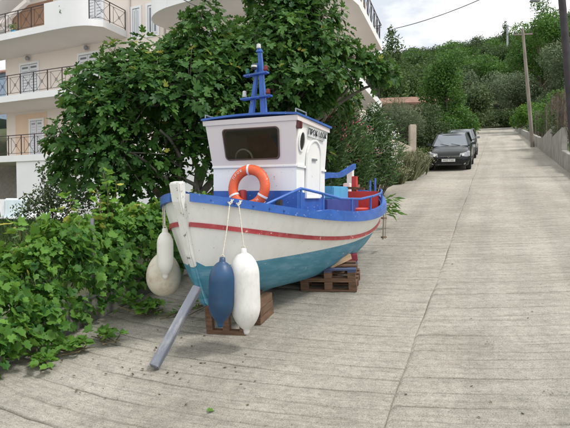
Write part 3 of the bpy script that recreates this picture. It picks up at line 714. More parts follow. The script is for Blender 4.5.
MB().lathe([(.034, 0), (.034, .022)], 12, Matrix.Translation(bl(1.50, -.01, 3.685)) @ Matrix.Scale(1.04, 4)).build('lens_band', MATS['lens_clear'], lb, 40)
MB().lathe([(.045, 0), (.045, .24), (.042, .255), (.02, .262)], 16, Matrix.Translation(bl(1.30, -.055, 1.95))).build('mooring_bitt', M_redin, boat, 40)
MB().box(.74, .80, -.72, -.66, 2.04 - BZ0, 2.10 - BZ0).build('cleat', M_iron, boat)
for l in np.linspace(.12, .75, 5):
    MB().lathe([(.009, 0), (.009, .012)], 8, Matrix.Translation(bl(l, Bf(l) + .03, Hf(l) - .04)) @ Matrix.Rotation(R(90), 4, 'X')).build('bolt_head', M_dkblue, boat)

# ---- ring buoy on the foredeck, leaning on the cabin
Lb = bw(1.235, .065, 2.235); Rb = Matrix.Rotation(R(90) - TH, 4, 'Z') @ Matrix.Rotation(R(-90 + 9), 4, 'Y')   # ring axis forward, leaning back
ring = empty('lifebuoy', Lb, 0, 'orange ring lifebuoy with white straps leaning on the cabin front', 'lifebuoy'); ring.matrix_world = Matrix.Translation(Lb) @ Rb
RR, rr = .212, .060
rb_ = MB(); vs = []; fs = []
for i in range(48):
    a = 2 * math.pi * i / 48
    for j in range(14):
        b = 2 * math.pi * j / 14; q = RR + rr * math.cos(b); vs.append((q * math.cos(a), q * math.sin(a), rr * .82 * math.sin(b)))
for i in range(48):
    for j in range(14): fs.append((i * 14 + j, ((i + 1) % 48) * 14 + j, ((i + 1) % 48) * 14 + (j + 1) % 14, i * 14 + (j + 1) % 14))
rb_.add(vs, fs).build('ring', M_orange, ring, 180)
for an in (4, 117, 243):                      # in the ring's frame 0 is up, 90 is starboard
    a = R(an); Mz = Matrix.Translation((RR * math.cos(a), RR * math.sin(a), 0)) @ Matrix.Rotation(a, 4, 'Z') @ Matrix.Rotation(R(90), 4, 'X') @ Matrix.Diagonal((1.06, .88, 1, 1))
    MB().lathe([(rr * 1.0, -.012), (rr * 1.03, -.011), (rr * 1.03, .011), (rr * 1.0, .012)], 18, Mz).build('strap', mat('strap_white', (.75, .74, .72), .7), ring, 40)
gr = [(( RR + rr + .012) * math.cos(a), (RR + rr + .012) * math.sin(a), 0) for a in np.linspace(R(125), R(235), 14)]
MB().tube(gr, .006, 6).build('grab_line', M_rope, ring, 60)
for word, a0, st in (('\u03a0\u03a1\u039f\u039a', 60, -11.0), ('\u0391\u0393.\u039d', 192, 11.0)):
    for k, ch in enumerate(word):
        a = R(a0 + k * st); rad = Vector((math.cos(a), math.sin(a), 0)); upv = rad if word[0] == '\u03a0' else -rad
        X = upv.cross(Vector((0, 0, 1)))
        Zv = Vector((0, 0, 1)); Mm = Matrix.Identity(4)
        for q in range(3): Mm[q][0] = X[q]; Mm[q][1] = upv[q]; Mm[q][2] = Zv[q]
        Mm.translation = rad * RR + Vector((0, 0, rr * .82 + .0015)); text('letter', ch, .042, MATS['strap_white'], ring, Mm, .001)

# ---- fenders hanging on ropes
def fender(name, top, length, rad, matr, anchor, label, tilt=(0, 0), pointed=True, group=None):
    """top: world position of the eye; rope from it to the anchor on the gunwale"""
    e = empty(name, top, 0, label, 'fender', group)
    n = 12; prof = [(0.012, 0.0), (0.026, -.005), (0.030, -.04)]
    tl_ = min(rad * 1.5, length * .38)
    for k in range(n + 1):
        q = k / n; prof.append((0.032 + (rad - .032) * (1 - (1 - q) ** 2.1) ** .72, -.045 - tl_ * q))
    zb = -length
    for k in range(n + 1):
        q = 1 - k / n; prof.append((0.03 + (rad - .03) * (1 - (1 - q) ** 2.0) ** .82, zb + .05 + tl_ * 1.1 * q))
    prof += [(.03, zb + .03), (.022, zb + .004), (.008, zb)]
    Mt = Matrix.Rotation(tilt[0], 4, 'X') @ Matrix.Rotation(tilt[1], 4, 'Y')
    MB().lathe(prof, 28, Mt).build('body', matr, e, 70)
    MB().torus((0, 0, 0.004), .014, .006, 12, 6, Matrix.Rotation(R(90), 4, 'X')).build('eye', M_rope, e, 180)
    A = Vector(anchor) - Vector(top)
    MB().tube([Vector((0, 0, .012)), A * .5 + Vector((.004, 0, -.01)), A, A + Vector((0.03, .04, .02))], .0065, 6).build('rope', M_rope, e, 60)
    MB().tube([A + Vector((-.02, 0, .0)), A + Vector((.0, -.012, -.03)), A + Vector((.02, 0, 0)), A + Vector((0.01, .03, .02))], .008, 6).build('knot', M_rope, e, 60)
    return e
fender('fender', pix(243.5, 248, 5.12), .83, .142, M_fw2, pix(238.5, 203, 5.22), 'large white cylindrical fender hanging beside the blue one', (0, R(-2)))
fender('fender', pix(222.5, 257, 5.03), .665, .122, M_fblue, pix(230, 202, 5.2), 'dirty dark blue fender hanging at the port bow', (0, R(2)))
fender('fender', pix(165, 228, 5.45), .52, .082, M_fw, pix(163.5, 197, 5.62), 'slim white fender hanging over the starboard bow')
e = empty('round_buoy', pix(163.5, 238, 5.72), 0, 'round stained cream buoy hanging behind the slim white fender', 'buoy')
n = 16; prof = [(.02, 0), (.035, -.02), (.04, -.06)]
for k in range(n + 1):
    a = 0.30 + (math.pi - .35) * k / n; prof.append((.182 * math.sin(a) * (1 - .12 * math.cos(a)), -.385 + .235 * math.cos(a)))
MB().lathe(prof, 28).build('body', M_fb, e, 70)
MB().tube([(0, 0, 0), (.0, .0, .2), (-.005, -.03, .44)], .0065, 6).build('rope', M_rope, e)

# rope ladder at the stern quarter
lad = empty('rope_ladder', bw(4.35, .80, 1.45), R(90) - TH, 'short rope ladder with two wooden rungs hanging from the stern', 'ladder')
for q in (-.08, -.03, .08):
    MB().tube([(q, 0, .62), (q + .004, -.01, .3), (q, 0, -.02)], .006, 6).build('rope', mat('old_rope', (.28, .24, .19), .9), lad)
for z in (.33, .02):
    MB().bar((-.105, 0, z), (.105, 0, z - .01), .04, .025).build('rung', M_wood, lad)

# ---- pallets and blocks carrying the hull
def slope_matrix(p, rz):
    n = Vector((-GR * SN, -GR * CS, 1)).normalized(); x = Vector((math.cos(rz), math.sin(rz), 0)); x = (x - n * x.dot(n)).normalized(); y = n.cross(x); Mm = Matrix.Identity(4)
    for q in range(3): Mm[q][0] = x[q]; Mm[q][1] = y[q]; Mm[q][2] = n[q]
    Mm.translation = p; return Mm
def pallet(p, rz, w, d, label, nb_=4, h=.145, top=True, matr=M_wood, mat2=None, lift=0.0, seed=0):
    rd = random.Random(seed); e = empty('pallet', (0, 0, 0), 0, label, 'pallet', 'pallets under the boat'); e.matrix_world = slope_matrix(p, rz) @ Matrix.Translation((0, 0, lift))
    for x in (-w / 2 + .05, 0, w / 2 - .05):
        for y in (-d / 2 + .05, 0, d / 2 - .05): MB().box(x - .05, x + .05, y - .05, y + .05, .024, h - .046).build('block', matr, e)
        MB().box(x - .05, x + .05, -d / 2, d / 2, h - .045, h - .024).build('stringer', mat2 or matr, e)
    for y in (-d / 2 + .045, 0, d / 2 - .045): MB().box(-w / 2, w / 2, y - .045, y + .045, 0.001, .022).build('bottom_board', matr, e)
    for k in range(nb_):
        y = -d / 2 + .045 + (d - .09) * k / (nb_ - 1); o = rd.uniform(-.012, .012)
        MB().box(-w / 2 + o, w / 2 + o, y - .043, y + .043, h - .023, h - .002).build('top_board', mat2 if (mat2 and k in (0, nb_ - 1)) else matr, e, bevel=0.003)
    return e
M_pblue = mat('pallet_blue', (.06, .085, .16), .8, .2, 5, .3, 30)
gp = ground_pix(333, 289); rzp = R(-12)
pv = ground_pix(356, 292)
rp = pv + Vector((-.28, .36, 0)); rp.z = GR * (SN * rp.x + CS * rp.y) + .004
pallet(rp, rzp, .72, .62, 'weathered brown pallet on the concrete carrying another pallet', seed=1)
pallet(rp + Vector((-.01, .02, 0)), rzp + R(2), .70, .62, 'upper pallet with dark blue boards, stacked under the hull amidships', mat2=M_pblue, lift=.146, seed=2)
def block(name, p, rz, dims, matr, label, tiltx=0.0):
    w, d, h = dims; o = MB().box(-w / 2, w / 2, -d / 2, d / 2, 0, h).build(name, matr, None, bevel=0.005, label=label, cat='timber')
    o.matrix_world = slope_matrix(p, rz) @ Matrix.Rotation(tiltx, 4, 'Y'); return o
top = rp + Vector((0, 0, .296))
block('timber_wedge', top + Vector((.10, -.10, 0)), rzp + R(38), (.34, .09, .075), M_paleWood, 'pale new timber wedge on the stacked pallets touching the hull', R(-14))
block('timber_block', top + Vector((.24, .16, .0)), rzp + R(8), (.26, .12, .085), mat('red_paint_wood', (.30, .04, .06), .7, .2, 6, .2), 'red painted wood block on top of the stacked pallets', R(-6))
block('timber_block', top + Vector((-.22, -.02, 0)), rzp + R(-5), (.22, .40, .10), M_wood, 'dark brown timber block wedged below the hull on stacked pallets')
fp = ground_pix(229, 336); fpp = fp + Vector((.05, .34, 0)); fpp.z = GR * (SN * fpp.x + CS * fpp.y) + .004
# open crate-like cradle under the forefoot: sill, posts and caps
cr_ = empty('wooden_cradle', (0, 0, 0), 0, 'low brown wooden cradle standing under the bow behind the fenders', 'cradle'); cr_.matrix_world = slope_matrix(fpp, R(-14))
for y in (-.30, .30):
    MB().box(-.22, .22, y - .035, y + .035, 0.001, .045).build('sill', M_wood, cr_, bevel=0.004)
    MB().box(-.22, .22, y - .035, y + .035, .235, .285).build('cap_rail', M_wood, cr_, bevel=0.004)
    for x in (-.185, 0, .185): MB().box(x - .035, x + .035, y - .034, y + .034, .046, .234).build('post', M_wood, cr_)
for x in (-.15, .0, .15): MB().box(x - .05, x + .05, -.36, .36, .286, .318).build('bearer', M_wood, cr_, bevel=0.003)
sb_ = fpp + Vector((.29, .10, 0)); sb_.z = GR * (SN * sb_.x + CS * sb_.y) + .004
st_ = empty('timber_stack', (0, 0, 0), 0, 'short stack of brown timber offcuts beside the bow cradle', 'timber'); st_.matrix_world = slope_matrix(sb_, R(70))
for k in range(3): MB().box(-.20 + .01 * k, .2 - .012 * k, -.05, .05, .001 + k * .087, .085 + k * .087).build('offcut', M_wood, st_, bevel=0.004)

# leaning prop beam
pa = ground_pix(154, 371); pb = pix(197.5, 291, 5.36)
po = MB(); L_ = (pb - pa).length
po.box(-.042, .042, -.034, .034, 0, L_).build('prop_beam', M_prop, None, bevel=0.006, label='weathered blue grey square beam leaning from the concrete against the stem', cat='beam')
bpy.data.objects['prop_beam'].matrix_world = Matrix.Translation(pa + Vector((0, 0, .035))) @ (pb - pa).to_track_quat('Z', 'Y').to_matrix().to_4x4() @ Matrix.Rotation(R(20), 4, 'Z')
# ------------------------------------------------------------------ apartment house
HA = R(-27.9); HO = Vector((-15.8, 30.8, 1.1))
house = empty('apartment_house', HO, HA, 'cream and white three storey house with rounded balconies behind the fig tree', 'house')
HW, HD, HT = 18.2, 9.0, 11.6
FL = [0.0, 3.0, 5.95, 9.0]
M_pane = mat('window_pane', (0.20, 0.22, 0.25), .12, .1, 1, spec=.6)
M_shut = mat('shutter_white', (.74, .75, .78), .6, .03, 2)
# main walls as one shell per storey
for k in range(1, 4):
    z0, z1 = FL[k], (FL[k + 1] if k < 3 else HT)
    MB().box(0, HW, 0, HD, z0 + .002, z1).build('wall', M_cream, house)
MB().box(.3, HW, .3, HD, 0, 2.75).build('wall', M_hwhite, house)
MB().box(4.2, HW, -2.45, .298, 0, 2.745).build('wall', M_hwhite, house)             # ground floor front block
MB().box(-2.4, -1.9, -2.4, -1.95, 0, 2.745).build('pillar', M_hwhite, house)
MB().box(2.9, 3.7, .262, .298, 0, 2.1).build('dark_door', mat('door_brown', (.05, .035, .03), .5), house)
MB().box(.5, 2.2, .255, .298, .9, 2.2).build('dark_panel', M_glassdark, house)  # dark sheet standing in for the unlit porch interior
MB().box(-2.4, 4.19, .30, .34, 0, 2.74).build('porch_wall', mat('porch_wall', (.30, .27, .24), .9), house)  # back wall coloured brown-grey to give the porch its shade
MB().box(.8, 3.4, -.022, -.002, FL[1] + .02, FL[1] + 2.5).build('recess_panel', M_horange, house)
MB().box(.7, 4.0, -.025, -.002, FL[3] + .02, FL[3] + 2.4).build('recess_panel', M_hbrown, house)

def smooth_poly(P, it=2):
    for _ in range(it):
        Q = [P[0]]
        for a, b in zip(P[:-1], P[1:]):
            a, b = Vector(a), Vector(b); Q += [a.lerp(b, .25), a.lerp(b, .75)]
        Q.append(P[-1]); P = Q
    return [Vector(p) for p in P]
def balcony(P, z, solid, name='balcony'):
    """P: outline from wall to wall, outer edge; z: floor height; solid: (start, end) fractions with a closed parapet"""
    n = len(P); m = MB()
    b = MB().prism([(p.x, p.y, z - .31) for p in P] , (0, 0, .31)).build(name, M_hwhite, house)
    MB().prism([(p.x * 1.0, p.y + (.03 if p.y < -.1 else 0), z - .317) for p in P], (0, 0, .005)).build('soffit', M_soffit, b)
    acc = [0]
    for a, c in zip(P[:-1], P[1:]): acc.append(acc[-1] + (c - a).length)
    tot = acc[-1]
    def at(d):
        i = max(0, min(n - 2, int(np.searchsorted(acc, d) - 1))); q = (d - acc[i]) / max(1e-6, acc[i + 1] - acc[i]); return P[i].lerp(P[i + 1], q)
    def inn(d, o=.06):
        a, c = at(max(0, d - .05)), at(min(tot, d + .05)); t_ = (c - a).normalized(); return at(d) + Vector((-t_.y, t_.x)) * o
    if solid:
        s0, s1 = solid[0] * tot, solid[1] * tot; k = 14; vs = []; fs = []
        for i in range(k + 1):
            d = s0 + (s1 - s0) * i / k; A, B_ = inn(d, -.012), inn(d, .12)
            vs += [(A.x, A.y, z - .305), (B_.x, B_.y, z - .305), (B_.x, B_.y, z + .98), (A.x, A.y, z + .98)]
        for i in range(k):
            for j in range(4): fs.append((i * 4 + j, i * 4 + (j + 1) % 4, i * 4 + 4 + (j + 1) % 4, i * 4 + 4 + j))
        fs += [(0, 1, 2, 3), tuple(k * 4 + j for j in range(4))]
        MB().add(vs, fs).build('parapet', M_hwhite, b, 40)
    spans = [(0.05, tot - .05)] if not solid else [(0.05, solid[0] * tot - .02), (solid[1] * tot + .02, tot - .05)]
    for (d0, d1) in spans:
        if d1 - d0 < .3: continue
        npan = max(1, round((d1 - d0) / .95)); st = (d1 - d0) / npan
        for i in range(npan):
            a, c = d0 + i * st, d0 + (i + 1) * st
            pm = MB()
            pts = [inn(a + (c - a) * q) for q in np.linspace(0, 1, 5)]
            V3 = lambda p, h: Vector((p.x, p.y, z + h))
            pm.tube([V3(p, .98) for p in pts], .022, 6); pm.tube([V3(p, .10) for p in pts], .012, 5); pm.tube([V3(p, .86) for p in pts], .010, 5)
            pm.bar(V3(pts[0], .0), V3(pts[0], .98), .035, .035)
            x0, x1 = pts[1], pts[4]; x1 = pts[3].lerp(pts[4], .9); x0 = pts[0].lerp(pts[1], .9)
            pm.bar(V3(x0, .1), V3(x0, .86), .014, .014); 
            pm.bar(V3(x0, .1), V3(x1, .86), .012, .012); pm.bar(V3(x0, .86), V3(x1, .1), .012, .012)
            c0 = (V3(x0, .48) + V3(x1, .48)) / 2; dirv = (x1 - x0).normalized()
            pm.tube([c0 + Vector((dirv.x * math.cos(t_) * .07, dirv.y * math.cos(t_) * .07, math.sin(t_) * .07)) for t_ in np.linspace(0, 2 * math.pi, 11)], .009, 4)
            if i == npan - 1: pm.bar(V3(pts[4], .0), V3(pts[4], .98), .035, .035)
            pm.build('railing_panel', M_iron, b)
    return b
PL = [Vector((-2.6, 0)), Vector((-2.6, -2.5))] + smooth_poly([(-2.6, -2.5), (7.3, -2.55), (8.9, -2.35), (9.45, -1.75)], 2)[1:] + [Vector((9.2, 0))]
PR = smooth_poly([(11.8, 0), (11.75, -1.3), (13.2, -2.4), (16.0, -2.65), (19.4, -2.6), (20.7, -1.6), (20.7, 1.0)], 3) + [Vector((19.45, 8.0)), Vector((18.2, 8.0))]
balcony(PL, FL[3], (.70, .855)); balcony(PL, FL[2], None); balcony(PL, FL[1], None)
for z in FL[1:]: balcony(PR, z, None if z != FL[3] else (.02, .16))

def opening(x0, x1, z0, z1, kind='window', face='front'):
    f = MB(); pr = .05; w = .11
    y = -.003
    f.box(x0 - w, x0, y - pr, y, z0 - w, z1 + w); f.box(x1, x1 + w, y - pr, y, z0 - w, z1 + w); f.box(x0, x1, y - pr, y, z1, z1 + w)
    if kind == 'window': f.box(x0, x1, y - pr, y, z0 - w, z0)
    o = MB().box(x0, x1, -.010, -.003, z0, z1).build(kind, M_pane, house)
    f.build('frame', M_hwhite, o)
    m_ = (x0 + x1) / 2
    for a, b_ in ((x0 + .02, m_ - .015), (m_ + .015, x1 - .02)):
        MB().ring_prism([(a, -.03, z0 + .03), (b_, -.03, z0 + .03), (b_, -.03, z1 - .03), (a, -.03, z1 - .03)], [(a + .08, -.03, z0 + .12), (b_ - .08, -.03, z0 + .12), (b_ - .08, -.03, z1 - .12), (a + .08, -.03, z1 - .12)], (0, .018, 0)).build('sash', M_shut, o)
        if kind == 'balcony_door':
            for k in range(12):
                zz = z0 + .16 + k * (z1 - z0 - .36) / 12; MB().box(a + .08, b_ - .08, -.026, -.018, zz, zz + .13).build('slat', M_shut, o)
    return o
opening(9.60, 10.05, 8.62, 9.98); opening(10.55, 11.15, 8.62, 9.98)
for x0, x1 in ((1.35, 2.75), (5.9, 7.2)):
    opening(x0, x1, FL[2] + .02, FL[2] + 2.25, 'balcony_door')
    MB().lathe([(.10, 0), (.13, .05), (.11, .12), (.04, .16)], 12, Matrix.Translation(((x0 + x1) / 2, -.08, FL[2] + 2.55)) @ Matrix.Rotation(R(90), 4, 'X')).build('wall_lamp', M_galv, house, 40)
opening(4.6, 6.0, FL[3] + .02, FL[3] + 2.25, 'balcony_door'); opening(6.6, 7.6, FL[3] + .02, FL[3] + 2.25, 'balcony_door')
opening(2.1, 3.1, FL[1] + .02, FL[1] + 2.1, 'balcony_door').location.y = -.024
for z in FL[1:]: opening(13.4, 15.0, z + .02, z + 2.25, 'balcony_door'); opening(16.6, 18.0, z + .02, z + 2.25, 'balcony_door')
# roof: low pitch rising to the right, tiles along the visible rake
sl_ = .26
rp_ = lambda x, y, dz=0: Vector((x, y, 10.55 + (x + 1.3) * sl_ + dz))
rf_ = MB().hexa([rp_(-1.3, -1.6), rp_(9.6, -1.6), rp_(9.6, HD + .6), rp_(-1.3, HD + .6)], [rp_(-1.3, -1.6, .16), rp_(9.6, -1.6, .16), rp_(9.6, HD + .6, .16), rp_(-1.3, HD + .6, .16)]).build('roof', M_hwhite, house)
rq = lambda x, y, dz=0: Vector((x, y, 10.55 + (20.5 - x) * sl_ + dz)); RX, RY = 18.4, 5.0
MB().hexa([rq(9.6, -1.6), rq(RX, -1.6), rq(RX, RY), rq(9.6, RY)], [rq(9.6, -1.6, .16), rq(RX, -1.6, .16), rq(RX, RY, .16), rq(9.6, RY, .16)]).build('roof', M_hwhite, house)
tm = None
for k in range(30):
    x = -1.35 + k * .36
    if tm is None:
        mm_ = MB(); vs = []; fs = []
        for i in range(2):
            for j in range(7):
                a = math.pi * j / 6; rr_ = .115 if i == 0 else .095; vs.append((i * .42, rr_ * math.cos(a), rr_ * math.sin(a)))
        for j in range(6): fs.append((j, j + 1, 7 + j + 1, 7 + j))
        fs.append(tuple(range(7)))
        tm = mm_.add(vs, fs).mesh('tile', M_tile, 60)
    for y in (-1.52, -1.28):
        link('tile', tm, rf_, Matrix.Translation(rp_(x, y, .18)) @ Matrix.Rotation(math.atan(-sl_), 4, 'Y') @ Matrix.Rotation(R(3), 4, 'Y'))
MB().box(-1.5, 1.5, 0, HD, 10.4, 10.55).build('eaves', M_hwhite, house)
# wooden beam under the eaves
MB().bar((-.9, -1.2, 9.2), (3.6, -1.2, 11.0), .22, .20).build('beam', M_soffit, house)
MB().tube([(9.42, -.06, 2.8), (9.42, -.06, 11.4)], .05, 8).build('downpipe', M_soffit, house, 60)
MB().tube([(11.55, -.06, 2.8), (11.55, -.06, 11.4)], .05, 8).build('downpipe', M_soffit, house, 60)
# things on the balconies
def pot(p, s, label):
    e_ = empty('plant_pot', p, 0, label, 'plant pot')
    MB().lathe([(.11 * s, 0), (.15 * s, .25 * s), (.16 * s, .27 * s), (.13 * s, .27 * s)], 12).build('pot', M_tile if s > 1 else M_ltblue, e_, 40)
    n = 60; P = rng.normal(size=(n, 3)) * np.array([.13, .13, .14]) * s + np.array([0, 0, .45 * s]); D = rdir(n) + np.array([0, 0, .6])
    link('leaves', leaves_mesh('leaves', 'plain', P, D, rdir(n), np.full(n, .13 * s), rng.uniform(size=n), L_green), e_)
HM = Matrix.Translation(HO) @ Matrix.Rotation(HA, 4, 'Z')
pot(HM @ Vector((7.55, -2.25, FL[3] + .002)), 1.1, 'potted plant on the top balcony beside the closed white parapet')
pot(HM @ Vector((3.8, -2.2, FL[3] + .002)), .8, 'small plant in a blue pot on the top balcony before brown wall')

# terrace wall and sheet in front of the house
def gz(x, y): return float(ground_z(x, y))
T0 = pix(-40, 215, 22.0); T1 = pix(70, 214, 21.5)
d_ = (T1 - T0); d_.z = 0; 
tw = MB(); zb = min(gz(T0.x, T0.y), gz(T1.x, T1.y)) - .1
tw.bar((T0.x, T0.y, (zb + 1.98) / 2), (T1.x, T1.y, (zb + 1.98) / 2), .2, 1.98 - zb); 
twall = tw.build('terrace_wall', M_hwhite, None, label='low white terrace wall in front of the house porch', cat='wall')
MB().bar((T0.x, T0.y - .05, 1.235), (T1.x, T1.y - .05, 1.235), .9, .05).build('ledge', M_hwhite, twall)
S0 = pix(6, 196, 21.6); S1 = pix(28, 195, 21.55); vs = []; fs = []
for i in range(15):
    for j in range(16):
        q = i / 14; w = j / 15; p = S0.lerp(S1, q); z = 2.0 if j == 3 else (2.0 - (3 - j) * .1 if j < 3 else 2.0 - (j - 3) * .067)
        yoff = .14 if j < 2 else (.0 if j == 3 else (-.14 if j > 3 else .08)); sw = .02 * math.sin(q * 17) * w
        vs.append((p.x, p.y + yoff + sw - .05 * w + .02, z + .02))
for i in range(14):
    for j in range(15): fs.append((i * 16 + j, i * 16 + j + 1, i * 16 + 17 + j, i * 16 + 16 + j))
sh = MB().add(vs, fs).build('bed_sheet', mat('sheet_cloth', (.66, .76, .80), .9, .03, 3), None, 60, label='pale blue sheet hung out over the terrace wall', cat='sheet')
md = sh.modifiers.new('s', 'SOLIDIFY'); md.thickness = .01

# neighbour's red roof beyond the house and the roof by the upper lane
def hut(name, p, w, d, h, rh, rz, label, wallm=M_cream):
    e_ = empty(name, p, rz, label, 'house')
    MB().box(-w / 2, w / 2, -d / 2, d / 2, -1.5, h).build('wall', wallm, e_)
    for sgn in (1, -1):
        MB().hexa([(-w / 2 - .3, 0, h + rh - .02), (w / 2 + .3, 0, h + rh - .02), (w / 2 + .3, sgn * (d / 2 + .4), h - .14), (-w / 2 - .3, sgn * (d / 2 + .4), h - .14)],
                  [(-w / 2 - .3, 0, h + rh + .10), (w / 2 + .3, 0, h + rh + .10), (w / 2 + .3, sgn * (d / 2 + .4), h - .02), (-w / 2 - .3, sgn * (d / 2 + .4), h - .02)]).build('roof', mat('faded_tile', (.27, .15, .11), .9, .25, 2.5, .4, 14), e_)
    for sx in (-1, 1): MB().prism([(sx * w / 2, -d / 2, h), (sx * w / 2, d / 2, h), (sx * w / 2, 0, h + rh - .03)], (-sx * .1, 0, 0)).build('gable', wallm, e_)
    o_ = MB().box(-w / 4, -w / 4 + .9, -d / 2 - .02, -d / 2 + .02, h - 1.7, h - .6).build('window', M_pane, e_)
    MB().ring_prism([(-w / 4 - .08, -d / 2 - .03, h - 1.78), (-w / 4 + .98, -d / 2 - .03, h - 1.78), (-w / 4 + .98, -d / 2 - .03, h - .52), (-w / 4 - .08, -d / 2 - .03, h - .52)],
                    [(-w / 4, -d / 2 - .03, h - 1.7), (-w / 4 + .9, -d / 2 - .03, h - 1.7), (-w / 4 + .9, -d / 2 - .03, h - .6), (-w / 4, -d / 2 - .03, h - .6)], (0, .02, 0)).build('window_frame', M_hwhite, o_)
    return e_
hp = pix(-22, 77, 48); hut('neighbour_house', (hp.x, hp.y, hp.z - 2.6), 9, 7, 1.6, 1.3, R(-20), 'house with a red tiled roof beyond the end of the balconies', mat('blue_grey_wall', (.24, .32, .42), .8))
hp = pix(409, 97, 40); hut('roadside_house', (hp.x, hp.y, hp.z - 3.55), 5.0, 5, 2.7, .75, R(-12), 'low house with a faded terracotta roof behind the olive shrub')
# ------------------------------------------------------------------ cars
def car_meshes(root, paint, plate_txt, seed):
    """hatchback facing -X (front at x = 0), length 3.9, y to its left-hand side mirrored"""
    Lc, Wc = 3.9, .835
    # body shell: stations with (x, half-width, bottom, shoulder, top of body)
    stn = [(0.00, .55, .30, .44, .56), (.06, .70, .22, .50, .67), (.22, .79, .18, .58, .75), (.50, .82, .18, .63, .83), (.95, .835, .18, .68, .92), (1.25, .835, .18, .70, .965),
           (2.0, .835, .18, .72, .985), (2.9, .835, .18, .74, 1.0), (3.5, .815, .19, .74, .99), (3.78, .76, .22, .72, .95), (3.9, .66, .32, .66, .86)]
    vs = []; fs = []
    for x, w, b, s, t in stn:
        prof = [(0, b), (w * .86, b), (w * .97, b + .07), (w, b + (s - b) * .55), (w * .985, s), (w * .93, s + (t - s) * .6), (w * .84, t - .012), (w * .45, t + .018), (0, t + .025)]
        ring_ = [(x, y, z) for y, z in prof] + [(x, -y, z) for y, z in prof[-2:0:-1]]
        vs += ring_
    k = len(ring_)
    for i in range(len(stn) - 1):
        for j in range(k): fs.append((i * k + j, i * k + (j + 1) % k, (i + 1) * k + (j + 1) % k, (i + 1) * k + j))
    fs += [tuple(range(k))[::-1], tuple((len(stn) - 1) * k + j for j in range(k))]
    body = MB().add(vs, fs).build('body', paint, root, 50)
    # cabin: roof and pillars
    A = dict(fb=(1.02, .72, .945), ft=(1.78, .57, 1.40), rt=(3.25, .56, 1.415), rb=(3.72, .68, .99))
    P = lambda q, s: Vector((A[q][0], s * A[q][1], A[q][2]))
    roofm = MB(); vs = []; fs = []
    for i, (x, hw, z) in enumerate(((1.70, .575, 1.375), (1.85, .575, 1.42), (2.4, .585, 1.455), (3.0, .575, 1.445), (3.33, .55, 1.40))):
        for j in range(7): a = -1 + j / 3; vs.append((x, a * hw, z - .035 * a * a - .02 * (abs(a) > .9)))
    for i in range(4):
        for j in range(6): fs.append((i * 7 + j, i * 7 + j + 1, i * 7 + 8 + j, i * 7 + 7 + j))
    nv = len(vs); vs += [(x, y, z - .05) for x, y, z in vs]; fs += [tuple(q + nv for q in f[::-1]) for f in fs]
    bl_ = [0, 1, 2, 3, 4, 5, 6, 13, 20, 27, 34, 33, 32, 31, 30, 29, 28, 21, 14, 7]
    fs += [(bl_[i], bl_[(i + 1) % 20], bl_[(i + 1) % 20] + nv, bl_[i] + nv) for i in range(20)]
    roofm.add(vs, fs).build('roof', paint, root, 60)
    for s in (1, -1):
        MB().bar(P('fb', s), P('ft', s), .06, .05, (0, 0, 1)).build('pillar', paint, root); MB().bar(P('rb', s), P('rt', s), .14, .06, (0, 0, 1)).build('pillar', paint, root); MB().bar((2.42, s * .735, .97), (2.42, s * .575, 1.41), .07, .03, (0, 1, 0)).build('pillar', paint, root)
        MB().prism([(1.20, s * .735, .965), (2.39, s * .74, .985), (2.39, s * .58, 1.385), (1.82, s * .575, 1.375)], (0, -s * .01, 0)).build('side_window', M_pane, root)
        MB().prism([(2.45, s * .74, .985), (3.55, s * .70, 1.0), (3.22, s * .57, 1.375), (2.45, s * .58, 1.385)], (0, -s * .01, 0)).build('side_window', M_pane, root)
        mi = MB().hexa([(1.22, s * .78, .96), (1.22, s * 1.0, .97), (1.31, s * .98, .97), (1.31, s * .80, .96)], [(1.24, s * .80, 1.06), (1.24, s * .98, 1.08), (1.31, s * .97, 1.08), (1.31, s * .80, 1.06)]).build('wing_mirror', paint, root, bevel=.02)
        # headlight: swept triangle wrapped on the front corner
        hl = MB().hexa([(-.01, s * .40, .54), (.06, s * .735, .555), (.26, s * .80, .56), (.26, s * .46, .55)], [(.06, s * .42, .685), (.10, s * .72, .715), (.40, s * .80, .765), (.30, s * .46, .74)]).build('headlight', mat('headlamp', (.40, .42, .44), .12, .3, 8, spec=.8), root, bevel=.012)
        MB().lathe([(.05, 0), (.055, .01), (.045, .02)], 14, Matrix.Translation((.03, s * .55, .625)) @ Matrix.Rotation(R(-75), 4, 'Y')).build('lamp_lens', mat('lens_bright', (.8, .8, .8), .1), hl, 40)
        MB().lathe([(.05, 0), (.05, .015)], 12, Matrix.Translation((.055, s * .60, .30)) @ Matrix.Rotation(R(-90), 4, 'Y')).build('fog_lamp', MATS['headlamp'], root, 40)
        MB().box(1.15, 3.0, s * .826 if s > 0 else -.848, .848 if s > 0 else s * .826, .42, .47).build('rubbing_strip', M_rubber, root)
    MB().prism([P('fb', 1) + Vector((0, -.03, .0)), P('ft', 1) + Vector((0, -.02, 0)), P('ft', -1) + Vector((0, .02, 0)), P('fb', -1) + Vector((0, .03, 0))], (.012, 0, -.01)).build('windscreen', mat('screen_glass', (.16, .19, .22), .06, .1, 1, spec=.8), root)
    MB().prism([P('rb', 1), P('rt', 1), P('rt', -1), P('rb', -1)], (-.012, 0, -.01)).build('rear_window', M_pane, root)
    for y0 in (.05, -.38): MB().bar((1.02, y0, .955), (1.13, y0 + .36, 1.03), .012, .012).build('wiper', M_rubber, root)
    g_ = MB().hexa([(-.012, -.40, .50), (-.012, .40, .50), (.1, .40, .50), (.1, -.40, .50)], [(.035, -.42, .60), (.035, .42, .60), (.12, .42, .60), (.12, -.42, .60)]).build('grille', M_rubber, root, bevel=.008)
    MB().box(.0, .05, -.41, .41, .575, .59).build('chrome_bar', mat('chrome', (.6, .6, .6), .15, .02, metal=1.0), g_)
